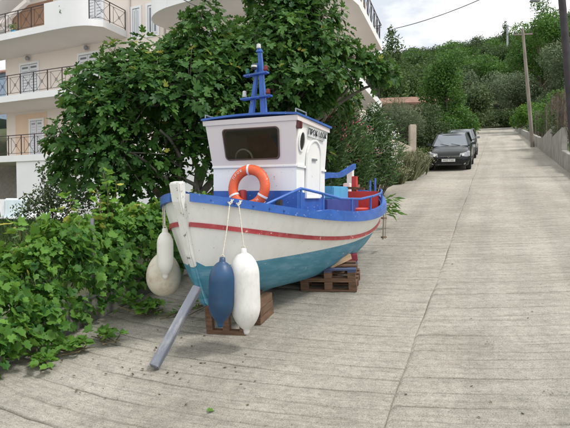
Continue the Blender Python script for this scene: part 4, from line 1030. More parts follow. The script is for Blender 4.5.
    em = MB(); em.bar((-.012, 0, .52), (-.010, .055, .605), .014, .03, (1, 0, 0)); em.bar((-.012, 0, .52), (-.010, -.055, .605), .014, .03, (1, 0, 0)); em.build('emblem', MATS['chrome'], g_)
    MB().box(-.02, .15, -.52, .52, .225, .30).build('air_intake', M_rubber, root, bevel=.01)
    MB().hexa([(-.035, -.56, .31), (-.035, .56, .31), (.12, .70, .31), (.12, -.70, .31)], [(-.03, -.54, .475), (-.03, .54, .475), (.12, .68, .475), (.12, -.68, .475)]).build('bumper', paint, root, bevel=.03)
    pl_ = MB().box(-.052, -.040, -.26, .26, .375, .485).build('number_plate', mat('plate_white', (.78, .78, .76), .4), root)
    text('plate_lettering', plate_txt, .098, M_ink, pl_, Matrix.Translation((-.0535, 0, .43)) @ Matrix(((0, 0, -1, 0), (-1, 0, 0, 0), (0, 1, 0, 0), (0, 0, 0, 1))), .001)
    for x in (.68, 3.12):
        for s in (1, -1):
            w = empty('wheel', (x, s * .735, .285), 0, parent=root)
            Mw = Matrix.Rotation(R(90), 4, 'X')
            MB().lathe([(.19, -.09), (.265, -.095), (.288, -.07), (.29, 0), (.288, .07), (.265, .095), (.19, .09)], 28, Mw).build('tyre', mat('tyre', (.022, .022, .024), .85, .1), w, 40)
            MB().lathe([(.05, -.099), (.10, -.094), (.188, -.088), (.195, -.06), (.195, .06), (.188, .088), (.10, .094), (.05, .099)], 20, Mw).build('rim', M_galv, w, 40)
            MB().prism([(x + .36 * math.cos(a), s * .838, .285 + .34 * math.sin(a)) for a in np.linspace(-.25, math.pi + .25, 18)], (0, s * -.02, 0)).build('wheel_arch', M_rubber, root)
def slope_obj(root, s, t, dz=0):
    """stand a thing on the lane with its +X uphill"""
    p = on_road(s, t, dz); root.matrix_world = slope_matrix(p, math.atan2(CS, SN))
cf = ground_pix(448.5, 171); cs, ct = xy2st(cf.x, cf.y)
car1 = empty('parked_car', (0, 0, 0), 0, 'black hatchback parked facing down the lane with a white number plate', 'car', 'cars parked along the lane'); car_meshes(car1, mat('car_black', (.009, .013, .013), .22, .1, 2, spec=.35, coat=.15), 'AKZ 7160', 1); slope_obj(car1, cs, ct, .0)
car2 = empty('parked_car', (0, 0, 0), 0, 'dark silver hatchback parked behind the black car under leaves', 'car', 'cars parked along the lane'); car_meshes(car2, mat('car_silver', (.16, .17, .18), .25, .1, 2, metal=.5, coat=.5), 'KEP 2043', 2); slope_obj(car2, cs + 6.1, ct + .0, .0)

# ------------------------------------------------------------------ right-hand wall, fence, poles
wall = empty('retaining_wall', on_road(18, 2.6), 0, 'grey stepped concrete retaining wall along the upper lane', 'wall')
def wall_seg(s0, s1, h0, h1, slope=False, th=.22):
    """level or sloping top, from s0 (near) to s1"""
    a, b = on_road(s0, RIGHT_T), on_road(s1, RIGHT_T); c, d = on_road(s1, RIGHT_T + th), on_road(s0, RIGHT_T + th)
    O = wall.location; zt0, zt1 = a.z + h0, b.z + h1
    MB().hexa([Vector((p.x, p.y, p.z - .3)) - O for p in (a, d, c, b)], [Vector((p.x, p.y, z)) - O for p, z in ((a, zt0), (d, zt0), (c, zt1), (b, zt1))]).build('wall_panel', M_conc, wall, bevel=.015)
wall_seg(12, 20.9, .42, .42); wall_seg(20.92, 23.8, .62, .62)
wall_seg(23.82, 27.6, 1.52, 1.0); wall_seg(27.62, 34.0, 1.50, .66)
for k in range(6):
    s0 = 34.02 + k * 7.2; wall_seg(s0, s0 + 7.18, .66 - .04 * k, .62 - .04 * k)
# fence: posts, wires and dry reed screening
fence = empty('wire_fence', on_road(24, 2.65), 0, 'rusty wire fence with thin posts on top of the right wall', 'fence')
FO = fence.location
def top_h(s): return np.interp(s, [12, 20.9, 23.8, 23.85, 27.6, 27.65, 34, 34.05, 60], [.42, .42, .62, 1.52, 1.0, 1.5, .66, .66, .55])
pst = [13.5, 16.2, 18.8, 21.4, 23.9, 26.5, 29.2, 32, 35, 38, 41]
for s in pst:
    p = on_road(s, RIGHT_T + .12) - FO; h0 = float(top_h(s))
    MB().tube([p + Vector((0, 0, h0 - .1)), p + Vector((-.02, 0, h0 + 1.65))], .028, 6).build('post', mat('rusty_post', (.16, .13, .11), .85, .3, 9), fence, 60)
wm = MB()
for a, b in zip(pst[:-1], pst[1:]):
    for h in np.linspace(.1, 1.6, 9):
        pa_, pb_ = on_road(a, RIGHT_T + .12, float(top_h(a)) + h) - FO, on_road(b, RIGHT_T + .12, float(top_h(b - .06)) + h) - FO
        wm.tube([pa_, pa_.lerp(pb_, .5) + Vector((0, 0, -.02)), pb_], .004, 4, False)
    for q in np.linspace(.06, .94, 9):
        s = a + (b - a) * q; hh = float(top_h(a)) * (1 - q) + float(top_h(b - .06)) * q; p = on_road(s, RIGHT_T + .12, hh) - FO
        wm.tube([p + Vector((0, 0, .1)), p + Vector((0, 0, 1.6))], .0035, 4, False)
wm.build('wire_mesh', MATS['rusty_post'], fence, kind='stuff')
pr_ = ground_pix(533, 147)
pole = empty('utility_pole', pr_, 0, 'weathered wooden utility pole at the edge of the upper lane', 'utility pole')
ptop = pix(522.5, 29, pr_.y + .2) - Vector(pr_)
MB().tube([(0, 0, -.2), ptop * .5, ptop], [.125, .11, .085], 10).build('shaft', M_pole, pole, 60)
cb = MB().bar(ptop * .955 + Vector((-.55, .1, 0)), ptop * .955 + Vector((.55, -.1, 0)), .09, .09).build('cross_arm', M_pole, pole)
for q in (-.48, 0, .48): MB().lathe([(.03, 0), (.05, .03), (.03, .07), (.05, .1), (.02, .14)], 8, Matrix.Translation(ptop * .955 + Vector((q, -.18 * q, .045)))).build('insulator', M_glassdark, cb, 40)
pn = pix(577, 174, 17.6); pn.z = gz(pn.x, pn.y)
np_ = empty('street_lamp', pn, 0, 'dark street lamp post at the foot of the right wall', 'street lamp')
ntop = pix(559.5, -30, 17.8) - pn
MB().tube([(0, 0, -.2), ntop * .5, ntop, ntop * 1.06], [.135, .12, .11, .105], 12).build('post', M_pole2, np_, 60)
lh = pix(535, 1.5, 17.6) - pn
MB().tube([ntop * .98, ntop * .99 + Vector((-.2, 0, .25)), ntop + Vector((-.55, 0, .28)), lh + Vector((.15, 0, .1))], [.03, .03, .028, .025], 8).build('arm', M_galv, np_, 60)
MB().hexa([lh + Vector(q) for q in ((-.16, -.10, 0), (.16, -.08, 0), (.16, .08, 0), (-.16, .10, 0))], [lh + Vector(q) for q in ((-.12, -.07, .10), (.16, -.06, .12), (.16, .06, .12), (-.12, .07, .10))]).build('lamp_head', M_galv, np_, bevel=.015)
p3 = pix(507.5, 60, 150); d3 = empty('utility_pole', (p3.x, p3.y, gz(p3.x, p3.y)), 0, 'grey utility pole rising among trees on the hill', 'utility pole')
t3 = pix(507.5, 25, 150)
MB().tube([(0, 0, -.3), Vector(t3) - d3.location], [.3, .26], 8).build('shaft', M_galv, d3, 60)
MB().bar(Vector(t3) - d3.location + Vector((-.8, 0, -.4)), Vector(t3) - d3.location + Vector((1.2, 0, -.4)), .12, .12).build('cross_arm', M_galv, d3)
def cable(a, b, sag, r_, label, name='overhead_cable'):
    a, b = Vector(a), Vector(b); pts = [a.lerp(b, q) - Vector((0, 0, sag * 4 * q * (1 - q))) for q in np.linspace(0, 1, 17)]
    MB().tube([p - a for p in pts], r_, 5).build(name, M_rubber, None, label=label, cat='cable').location = a
PTOP = Vector(pr_) + ptop; NTOP = pn + ntop
cable(NTOP + Vector((0, 0, .3)), HM @ Vector((20.3, 7.6, FL[3] + .6)), .25, .018, 'thick overhead cable from the street lamp post to the house balcony')
cable(PTOP + Vector((-.4, .1, -.1)), HM @ Vector((20.3, 7.9, FL[2] + 2.6)), .35, .010, 'thin overhead wire from the wooden pole to the house')
cable(PTOP + Vector((0, 0, -.2)), Vector(t3) + Vector((0, 0, -.3)), .5, .016, 'overhead wire running from the wooden pole up the hill')
cable(PTOP + Vector((.4, -.1, -.1)), NTOP + Vector((0, 0, -.1)), .3, .010, 'overhead wire between the wooden pole and street lamp')
tp_ = pix(196, 6, 10.3); cable(HM @ Vector((13.0, -2.3, FL[3] + .9)), tp_, .05, .012, 'short dark cable dropping from the balcony into the fig tree')

# beige garden wall left of the lane and low wall with post at the vine
bwall = empty('garden_wall', on_road(17.5, -3.6), 0, 'rough beige garden wall at the lane edge behind dry grass', 'wall')
BO = bwall.location
def bseg(s0, t0, s1, t1, h0, h1, th=.25):
    a, b = on_road(s0, t0), on_road(s1, t1); n_ = (b - a); n_.z = 0; n_ = Vector((-n_.y, n_.x, 0)).normalized() * th
    MB().hexa([p - BO - Vector((0, 0, .4)) for p in (a, b, b + n_, a + n_)], [p - BO + Vector((0, 0, h)) for p, h in ((a, h0), (b, h1), (b + n_, h1), (a + n_, h0))]).build('wall_panel', M_beige, bwall, bevel=.04)
bseg(14.6, -3.6, 17.0, -3.40, 1.1, 1.2); bseg(17.02, -3.40, 20.2, -3.35, 1.3, 1.4); bseg(20.22, -3.35, 22.6, -3.15, 1.38, 1.0)
MB().box(-.14, .14, -.14, .14, 0, 1).build('gate_post', M_beige, bwall, bevel=.02)
bpy.data.objects['gate_post'].matrix_world = Matrix.Translation(on_road(23.2, -3.25)) @ Matrix.Diagonal((1, 1, 1.9, 1))
bpy.context.view_layer.update(); gpo = bpy.data.objects['gate_post']; gpo.matrix_local = Matrix.Translation(on_road(23.2, -3.25) - BO) @ Matrix.Diagonal((1, 1, 1.9, 1))
lw = empty('low_wall', on_road(5, -4.5), 0, 'low weathered concrete kerb wall under the vine', 'wall'); LO = lw.location
for k, (s0, s1, h) in enumerate(((-1.5, 2.4, .24), (2.42, 4.9, .25), (4.92, 7.4, .24), (7.42, 10.0, .25))):
    a, b = on_road(s0, -4.38), on_road(s1, -4.38); c, d = on_road(s1, -4.62), on_road(s0, -4.62)
    MB().hexa([p - LO - Vector((0, 0, .3)) for p in (a, b, c, d)], [p - LO + Vector((0, 0, h)) for p in (a, b, c, d)]).build('wall_block', M_conc, lw, bevel=.02)
for s in (2.9, 5.2, 7.6):
    p = on_road(s, -4.5, .2); MB().tube([(0, 0, 0), (0, 0, .95)], .024, 8).build('fence_post', M_galv, None, 60, label='galvanised pipe post standing in the low wall under the vine', cat='post', group='pipe posts in the low wall').location = p
# ------------------------------------------------------------------ vegetation
def limb(m, a, b, r0, r1, n=6, wob=.08, seg=5):
    a, b = Vector(a), Vector(b); L_ = (b - a).length; pts = []; rs = []
    for i in range(seg + 1):
        q = i / seg; w = Vector(rng.normal(size=3)) * wob * L_ * .25 * math.sin(math.pi * q); pts.append(a.lerp(b, q) + w + Vector((0, 0, .10 * L_ * math.sin(math.pi * q) * .4))); rs.append(r0 + (r1 - r0) * q)
    m.tube(pts, rs, n); return pts

# ---- fig tree: shoots with whorls of big lobed leaves
FIG = [(105, 88, 9.6, .50), (133, 74, 9.8, .55), (163, 66, 10.0, .48), (188, 46, 10.0, .40), (201, 24, 10.1, .34), (150, 100, 9.3, .62), (108, 118, 9.1, .52), (88, 104, 9.2, .40), (84, 150, 9.1, .45), (66, 140, 9.0, .32),
       (120, 152, 9.1, .55), (190, 85, 9.5, .62), (222, 64, 10.2, .55), (234, 48, 10.5, .42), (252, 62, 10.1, .55), (215, 108, 9.7, .62), (268, 30, 10.8, .42), (290, 14, 11.0, .55), (314, 16, 11.0, .50), (285, 48, 10.4, .60),
       (318, 46, 10.6, .55), (342, 58, 10.8, .42), (368, 66, 11.0, .33), (386, 74, 11.1, .20), (308, 78, 10.1, .55), (334, 78, 10.6, .38), (280, 88, 10.0, .55), (165, 140, 9.5, .55), (192, 136, 9.7, .55), (148, 178, 9.5, .5), (182, 168, 9.7, .5),
       (240, 90, 10.4, .5), (270, -8, 11.0, .5), (305, -10, 11.2, .5), (205, 150, 10.2, .5), (128, 185, 9.7, .45), (105, 178, 9.4, .4), (70, 166, 9.3, .3), (314, 96, 10.5, .38), (300, 108, 10.6, .4)]
FIGB = [(130, 120, 11.2, .9), (180, 110, 11.4, .9), (230, 100, 11.6, .9), (280, 100, 11.8, .9), (320, 100, 12.0, .75), (150, 165, 11.2, .8), (200, 160, 11.4, .8), (250, 150, 11.6, .8), (300, 150, 11.8, .7), (250, 50, 11.8, .7), (300, 50, 12, .8), (190, 70, 11.4, .7)]
base = Vector((-2.2, 11.2, 0)); base.z = gz(base.x, base.y)
fig = empty('fig_tree', base, 0, 'big fig tree with large lobed leaves spreading behind the boat', 'tree')
P, D, Nn, S, Rn = [], [], [], [], []
tw = MB(); br = MB()
fork = base + Vector((.05, -.1, .9))
trunk = MB(); limb(trunk, base - Vector((0, 0, .2)), fork, .19, .15, 10, .05)
heads = []
for ai, (du, dv, yy) in enumerate(((120, 150, 10.2), (175, 110, 10.4), (235, 100, 10.8), (290, 90, 11.0), (330, 110, 11.2), (160, 170, 10.6))):
    hd_ = pix(du, dv, yy); limb(br, fork + Vector(rng.normal(size=3)) * .05, hd_, .085, .05, 8, .10); heads.append(hd_)
for (u0, v0, y0), (u1, v1, y1), r0 in (((205, 205, 10.3), (160, 130, 9.2), .045), ((200, 200, 10.2), (188, 95, 9.4), .04), ((190, 205, 10.1), (125, 150, 9.0), .04), ((215, 200, 10.4), (215, 110, 9.6), .035), ((180, 200, 9.9), (150, 165, 9.0), .03), ((270, 140, 10.8), (315, 80, 10.0), .035), ((260, 150, 10.8), (275, 70, 10.0), .03)):
    limb(br, pix(u0, v0, y0), pix(u1, v1, y1), r0, r0 * .5, 7, .16, 7)
for ci, (u, v, y, r_) in enumerate(FIG + FIGB):
    c = pix(u, v, y); back = ci >= len(FIG)
    hd_ = min(heads, key=lambda q: (q - c).length); limb(br, hd_, c + Vector((0, 0, -.1)), .045, .018, 6, .12)
    nsh = int((42 if v < 125 else 24 if u < 140 else 13) * (1 if not back else .6) * (r_ / .55) ** 2) + 5
    for k in range(nsh):
        stray = rng.uniform() < .10
        d = Vector(rng.normal(size=3)); d.z = abs(d.z) * .75 - .25 if rng.uniform() < .75 else d.z; d.normalize()
        tip = c + d * r_ * (1.0 + rng.normal() * .14 + (.45 if stray else 0)) * Vector((1, 1, .85)).length / 1.65
        if (k % 3) == 0: tw.tube([c + d * r_ * .2, tip], [.012, .006], 4, False)
        sd = (d + Vector((0, 0, .55))).normalized(); nl = rng.integers(6, 10); a0 = rng.uniform(0, 6.28)
        ax = sd.orthogonal().normalized(); ay = sd.cross(ax)
        young = rng.uniform() < .22
        for q in range(nl):
            an = a0 + q * 2.4; w = q / nl
            out = (ax * math.cos(an) + ay * math.sin(an)) * (1 - .35 * w) + sd * (.15 + .55 * w)
            out = (out + Vector((0, 0, -.28 * (1 - w)))).normalized()
            pet = .05 + .10 * (1 - w); sz = (.185 - .07 * w) * rng.uniform(.55, 1.3)
            pos = tip - sd * (.16 * (1 - w)) + out * pet
            dr_ = (out + Vector((0, 0, -.42 + .35 * w))).normalized()
            nn_ = (sd * .8 + Vector((0, 0, .75)) + Vector(rng.normal(size=3)) * .22)
            P.append(pos); D.append(dr_); Nn.append(nn_); S.append(sz); Rn.append(min(1, max(0, rng.normal(.36, .18) + (.22 * w if young else 0) + (.16 if young else 0))) if rng.uniform() > .002 else 1.0)
P = np.array([tuple(p) for p in P]); D = np.array([tuple(p) for p in D]); Nn = np.array([tuple(p) for p in Nn]); S = np.array(S); Rn = np.array(Rn)
FB = np.array(tuple(base))
def seen_rank(P, S, cell=10):
    """nearest leaves first, one per small patch of view, so the picked ones are those that show"""
    dist = np.linalg.norm(P - np.array([0, 0, CAMZ]), axis=1); u = np.floor(540 * P[:, 0] / P[:, 1] / cell); v = np.floor(540 * (P[:, 2] - CAMZ) / P[:, 1] / cell)
    best = {}
    for i in np.argsort(dist):
        k = (u[i], v[i])
        if k not in best: best[k] = i
    order = sorted(best.values(), key=lambda i: -S[i] / dist[i]); return np.array(order)
def split_leaves(owner, B0, kind, P, D, Nn, S, Rn, m, name, n=300, cell=10):
    o_ = seen_rank(P, S, cell)[:n]; mask = np.zeros(len(P), bool); mask[o_] = True
    single_leaves(owner, kind, P[mask] - B0, D[mask], Nn[mask], S[mask], Rn[mask], m)
    q = ~mask; tag(link(name, leaves_mesh(name, kind, P[q] - B0, D[q], Nn[q], S[q], Rn[q], m), owner), kind='stuff')
inview = (P[:, 1] > 0)
split_leaves(fig, FB, 'fig', P, D, Nn, S, Rn, L_fig, 'foliage')
Tb = Matrix.Translation(-base)
def shift(mb): mb.v = [tuple(Vector(p) - base) for p in mb.v]; return mb
shift(trunk).build('trunk', M_bark, fig, 60); shift(br).build('limbs', M_bark, fig, 60); shift(tw).build('twigs', M_bark, fig, kind='stuff')

# ---- vine over the low wall
vb = on_road(5.5, -4.75); vine = empty('grape_vine', vb, 0, 'sprawling light green grape vine covering the low wall', 'vine')
P, D, Nn, S, Rn = [], [], [], [], []
def vtop(s): return float(np.interp(s, [1.0, 3.0, 4.0, 4.7, 5.4, 6.5, 7.5, 8.6, 10], [.42, .56, .80, 1.05, 1.10, 1.08, 1.02, .85, .45])) + .06 * math.sin(s * 7) + .05 * math.sin(s * 13 + 1)
for k in range(10500):
    s = rng.uniform(1.2, 9.6); th = rng.uniform(0, math.pi * .78) ; h = vtop(s); gzr = float(road_z(s))
    lump = 1 + .16 * math.sin(s * 5.1 + th * 2) + .12 * math.sin(s * 11.3 - th * 5) + rng.normal() * .07
    front = .50 * float(np.interp(s, [1, 4, 6, 7.5, 10], [1.0, 1.0, .95, .7, .5]))
    # cross section: th = 0 at the road foot, rising to the top and over
    t = -4.78 + front * math.cos(th) * lump * (1.28 if th < .7 else 1.12 if th < 1.2 else 1); z = (.10 + (h - .10) * math.sin(min(th, math.pi / 2)) ** .8 if th < math.pi / 2 else h - .25 * (th - math.pi / 2)) * (1 + (lump - 1) * .5)
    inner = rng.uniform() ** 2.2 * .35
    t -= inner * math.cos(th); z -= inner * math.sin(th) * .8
    x, y = st2xy(s, t); P.append((x, y, gzr + max(.05, z)))
    o2 = st2xy(0, math.cos(th)); out = Vector((o2[0], o2[1], math.sin(th) * .8 + .25)) + Vector(rng.normal(size=3)) * .35
    D.append(tuple(Vector((out.x, out.y, -.55)) + Vector(rng.normal(size=3)) * .55)); Nn.append(tuple(out)); S.append(rng.uniform(.045, .125)); Rn.append(min(1, max(0, rng.normal(.38, .24) + (.18 if th > 1.1 else 0) - inner * .8)))  # deeper leaves get a darker colour, shade inside the vine put into the tint
st_m = MB()
def trail(pts, n, up=.04, size=(.07, .13), rn=.5):
    pts = [Vector(p) for p in pts]; st_m.tube(pts, .006, 5, False)
    for k in range(n):
        q = k / (n - 1) * (len(pts) - 1); i = min(len(pts) - 2, int(q)); p = pts[i].lerp(pts[i + 1], q - i)
        a = rng.uniform(0, 6.28); o = Vector((math.cos(a), math.sin(a), rng.uniform(.1, .7)))
        P.append(tuple(p + o * .05 + Vector((0, 0, up)))); D.append(tuple(o + Vector((0, 0, -.3)))); Nn.append(tuple(Vector((0, 0, 1)) + Vector(rng.normal(size=3)) * .35)); S.append(rng.uniform(*size)); Rn.append(min(1, max(0, rng.normal(rn, .15))))
G = ground_pix
for _ in range(4):
    j = lambda: Vector((rng.uniform(-.12, .12), rng.uniform(-.12, .12), .03))
    trail([G(45, 350) + j(), G(62, 356) + j(), G(78, 354) + j(), G(88, 350) + j()], 11, .05, (.05, .11), .4)
    trail([G(20, 345) + j() + Vector((0, 0, .2)), G(38, 362) + j(), G(48, 372) + j()], 16, .03, (.06, .10), .62)
    trail([G(95, 340) + j(), G(108, 344) + j(), G(116, 340) + j()], 9, .05, (.05, .11), .4)
    trail([G(125, 320) + j() + Vector((0, 0, .15)), G(145, 318) + j(), G(158, 310) + j()], 14, .06)
    trail([G(160, 320) + j(), G(185, 316) + j(), G(200, 308) + j()], 6, .02, (.03, .06), .6)
for u0, v0, u1, v1, y in ((108, 215, 103, 172, 7.0), (112, 212, 116, 180, 7.1), (100, 214, 96, 188, 6.9), (66, 215, 70, 196, 6.2), (135, 222, 140, 206, 7.4), (20, 240, 14, 224, 5.4)):
    a, b = pix(u0, v0, y), pix(u1, v1, y); trail([a, a.lerp(b, .5) + Vector((.03, 0, 0)), b], 13, .0, (.07, .12), .8)
for k in range(14):
    s = rng.uniform(2.5, 8.5); t0 = on_road(s, -4.7, .1); pts = [t0]
    for q in range(5): pts.append(pts[-1] + Vector((rng.uniform(-.15, .25), rng.uniform(-.2, .15), rng.uniform(.08, .3))))
    st_m.tube(pts, [.009, .008, .007, .006, .005, .004], 5, False)
P, D, Nn, S, Rn = map(np.array, (P, D, Nn, S, Rn))
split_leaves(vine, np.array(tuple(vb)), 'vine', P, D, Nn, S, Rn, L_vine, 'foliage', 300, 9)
st_m.v = [tuple(Vector(p) - vb) for p in st_m.v]; st_m.build('stems', mat('vine_stem', (.16, .13, .07), .85, .2, 9), vine, 60, kind='stuff')

# ---- generic crowns
def crown(clumps, n, size, kind, up=.3, surf=.55, rn=(.4, .2), tilt=1.0):
    """clumps: (x, y, z, radius, squash) in local metres; leaves spread through each clump, more near its surface"""
    w = np.array([c[3] ** 2 for c in clumps]); w = w / w.sum(); ids = rng.choice(len(clumps), n, p=w); C = np.array([c[:3] for c in clumps])[ids]; r_ = np.array([c[3] for c in clumps])[ids]; sq = np.array([c[4] if len(c) > 4 else .85 for c in clumps])[ids]
    d = rdir(n); q = np.where(rng.uniform(size=n) < surf, rng.normal(1, .10, n), rng.uniform(size=n) ** .45)
    off = d * (r_ * q)[:, None]; off[:, 2] *= sq
    Nn = norm(d + rng.normal(size=(n, 3)) * .45 + np.array([0, 0, up])); D = norm(rdir(n) * tilt + d * .35)
    cb = rng.normal(0, .10, len(clumps))[ids]
    return C + off, D, Nn, size * rng.uniform(.7, 1.3, n), np.clip(rng.normal(rn[0], rn[1], n) + cb, 0, 1)
def tree_obj(name, loc, label, cat, clumps, n, size, kind, m, trunk_r=.15, bark=M_bark2, group=None, rn=(.4, .2), surf=.55, limbs=True, extra=None):
    e_ = empty(name, loc, 0, label, cat, group)
    a = crown(clumps, n, size, kind, rn=rn, surf=surf); link('crown', leaves_mesh('crown', kind, *a, m), e_)['kind'] = 'stuff'
    if trunk_r:
        t_ = MB(); zc = np.mean([c[2] for c in clumps]); fk = Vector((0, 0, zc * .45)); limb(t_, (0, 0, -.3), fk, trunk_r, trunk_r * .8, 8, .04)
        if limbs:
            for c in clumps[:14]: limb(t_, fk, Vector(c[:3]), trunk_r * .5, trunk_r * .15, 5, .1)
        t_.build('trunk', bark, e_, 60)
    return e_
def blob(n, rx, ry, rz, zc, rmin, rmax):
    out = []
    for k in range(n):
        d = rng.normal(size=3); d /= np.linalg.norm(d); q = rng.uniform(.35, 1) ** .6
        out.append((d[0] * rx * q, d[1] * ry * q, zc + d[2] * rz * q, rng.uniform(rmin, rmax), .85))
    return out
def base_at(u, y, v=None):
    p = pix(u, v or 150, y); return Vector((p.x, p.y, gz(p.x, p.y)))

# oleanders behind the stern
def oleander(u, y, h, w, label, flow, nfl, n=2600):
    b = base_at(u, y); e_ = empty('oleander_bush', b, 0, label, 'bush')
    P, D, Nn, S, Rn = [], [], [], [], []; stm = MB(); tips = []
    for k in range(n // 12):
        a = rng.uniform(0, 6.28); rad = min(1.15, abs(rng.normal(0, .55))) * w; hh = h * rng.uniform(.35, 1.0) * (1 - .35 * min(1, rad / w)); tip = Vector((math.cos(a) * rad, math.sin(a) * rad, hh)); ft = Vector((math.cos(a) * rad * .25, math.sin(a) * rad * .25, 0))
        if k % 6 == 0: stm.tube([ft, ft.lerp(tip, .6) + Vector((0, 0, .1)), tip], [.014, .010, .005], 4, False)
        tips.append(tip); ax = (tip - ft).normalized()
        for q in range(14):
            an = q * 2.1 + a; o = Vector((math.cos(an), math.sin(an), rng.uniform(-.2, .7))) + ax * .4; p = tip - ax * (q / 14) * .55
            P.append(tuple(p)); D.append(tuple(o)); Nn.append(tuple(Vector((0, 0, 1)) + Vector(rng.normal(size=3)) * .4)); S.append(rng.uniform(.13, .22)); Rn.append(rng.uniform(0, 1) ** 1.1)
    P, D, Nn, S, Rn = map(np.array, (P, D, Nn, S, Rn))
    link('foliage', leaves_mesh('foliage', 'narrow', P, D, Nn, S * 1.15, Rn, L_olean), e_)['kind'] = 'stuff'
    stm.build('stems', M_bark2, e_, kind='stuff')
    for k in rng.choice(len(tips), min(nfl, len(tips)), replace=False):
        t_ = tips[k]
        if t_.z < h * .3: continue
        m_ = 14; Pf = rng.normal(size=(m_, 3)) * .055; link('flower_cluster', leaves_mesh('flower_cluster', 'plain', Pf, rdir(m_) + np.array([0, 0, .5]), rdir(m_), np.full(m_, .055), rng.uniform(size=m_), flow), e_, Matrix.Translation(t_ + Vector((0, -.05, .05))))['kind'] = 'stuff'
    return e_
oleander(322, 12.5, 3.4, .8, 'tall oleander with pink flowers between the fig tree and boat stern', L_pink, 55, 4200)
oleander(346, 13.6, 3.0, .8, 'oleander bush with sparse pink flowers rising behind the tiller', L_pink, 50, 5200)
oleander(374, 15.6, 2.75, .85, 'oleander bush with white flowers beside the beige garden wall', L_wflow, 85, 5200)
oleander(296, 12.2, 2.6, .8, 'dark oleander with a few white flowers behind the cabin', L_wflow, 14, 3600)
sp_ = base_at(388, 10.6); sp_.z = float(road_z(xy2st(sp_.x, sp_.y)[0]))
e_ = empty('oleander_sprig', sp_, 0, 'green leafy oleander shoot sticking out behind the stern', 'plant')
n = 46; P = np.stack([rng.uniform(-.3, .22, n), rng.uniform(-.1, .1, n), rng.uniform(.30, .66, n)], 1); D = rdir(n) * .6 + np.array([.8, 0, -.1]); link('leaves', leaves_mesh('leaves', 'narrow', P, D, rdir(n) + np.array([0, -.4, .8]), rng.uniform(.18, .28, n), rng.uniform(.3, 1, n), L_green), e_)
MB().tube([(-.45, .2, 0), (-.3, .05, .35), (.1, 0, .52)], [.012, .01, .005], 5).build('stem', M_bark2, e_)

# dry grass clumps by the garden wall
def grass_clump(name, p, n, h, w, m, label, cat='grass clump', group=None, kindleaf='blade'):
    e_ = empty(name, p, 0, label, cat, group); a = rng.uniform(0, 6.28, n); r_ = np.abs(rng.normal(0, .2, n)) * w
    P = np.stack([np.cos(a) * r_, np.sin(a) * r_, np.zeros(n)], 1); P[:, 2] = GR * (SN * P[:, 0] + CS * P[:, 1]) - .05; D = np.stack([np.cos(a) * (.05 + .75 * rng.uniform(size=n)), np.sin(a) * (.05 + .75 * rng.uniform(size=n)), np.ones(n)], 1) + rng.normal(size=(n, 3)) * .16
    link('blades', leaves_mesh('blades', kindleaf, P, D, np.stack([np.cos(a), np.sin(a), np.full(n, .3)], 1), h * rng.uniform(.5, 1.1, n), rng.uniform(size=n), m), e_)['kind'] = 'stuff'
    n2 = n // 3; link('seed_heads', leaves_mesh('seed_heads', 'plain', (P + D * h * .85)[:n2] * np.array([1, 1, .9]) + rng.normal(size=(n2, 3)) * .05, D[:n2], rdir(n2), np.full(n2, .055), rng.uniform(.4, 1, n2), L_dry), e_)['kind'] = 'stuff'
for q, (s, t, h, w) in enumerate(((18.3, -3.05, .62, .36), (19.3, -2.98, .95, .55), (20.4, -2.92, 1.0, .55), (21.4, -2.88, .85, .5), (22.4, -2.9, .75, .45))):
    grass_clump('dry_grass_clump', on_road(s, t, -.02), 1300, h, w, L_dry, 'dry olive brown grass clump growing along the beige garden wall', group='dry grass clumps along the garden wall')
for q, (s, t) in enumerate(((23.6, -3.2), (24.6, -3.2), (25.8, -3.1))):
    grass_clump('weed_clump', on_road(s, t, -.03), 500, .9, .5, L_vine, 'bright green weeds beside the parked black car', group='green weeds beside the car')

# shrubs and trees left of the lane
b = base_at(402, 26); tree_obj('olive_shrub', b, 'silvery grey olive shrub above the garden wall', 'bush', [(x, y, z + .75, r_, .9) for x, y, z, r_, _ in blob(22, 1.15, 1.1, 1.0, 1.2, .4, .65)], 9500, .14, 'narrow', L_olive, .08, rn=(.5, .25))
b = base_at(420, 27.5); tree_obj('dense_bush', b, 'dense mid green bush between the olive shrub and parked cars', 'bush', [(x, y, z + .45, r_, .9) for x, y, z, r_, _ in blob(22, 1.1, 1.1, 1.05, 1.1, .4, .65)], 9500, .12, 'plain', L_bush, .08, rn=(.4, .2))
b = base_at(447, 33.5); tree_obj('leafy_tree', b, 'upright bright green leafy tree leaning over the parked cars', 'tree', [(x, y, z, r_, .95) for x, y, z, r_, _ in blob(24, 1.25, 1.1, 2.2, 3.2, .35, .85)] + [(.9, -1.0, 1.8, .6, .8), (1.2, -.8, 1.5, .5, .8), (-.2, -1.2, 1.5, .7, .8), (.2, -1, 5.6, .45, 1.1), (-.5, -.6, 5.2, .45, 1.1)], 16000, .15, 'plain', L_green, .16, rn=(.38, .2))
b = base_at(466, 40); tree_obj('leafy_tree', b, 'yellow green tree behind the second parked car', 'tree', [(x, y, z, r_, .9) for x, y, z, r_, _ in blob(20, 1.5, 1.3, 1.4, 2.6, .5, .8)], 7000, .2, 'plain', L_bush, .15, rn=(.6, .25))
b = base_at(391, 46); tree_obj('cypress_tree', b, 'narrow dark cypress rising beside the house balconies', 'tree', [(rng.normal() * .12, rng.normal() * .12, z, float(np.interp(z, [.5, 3, 6, 9.6], [1.1, 1.3, 1.0, .25])), 1.3) for z in np.linspace(.8, 9.2, 18)], 9000, .22, 'plain', L_dark, .18, limbs=False)
b = base_at(370, 44); tree_obj('leafy_tree', b, 'dark leafy tree behind the house balcony end', 'tree', blob(26, 3.0, 1.5, 3.0, 4.2, .7, 1.2), 9000, .26, 'plain', L_dark, .2, rn=(.5, .2))
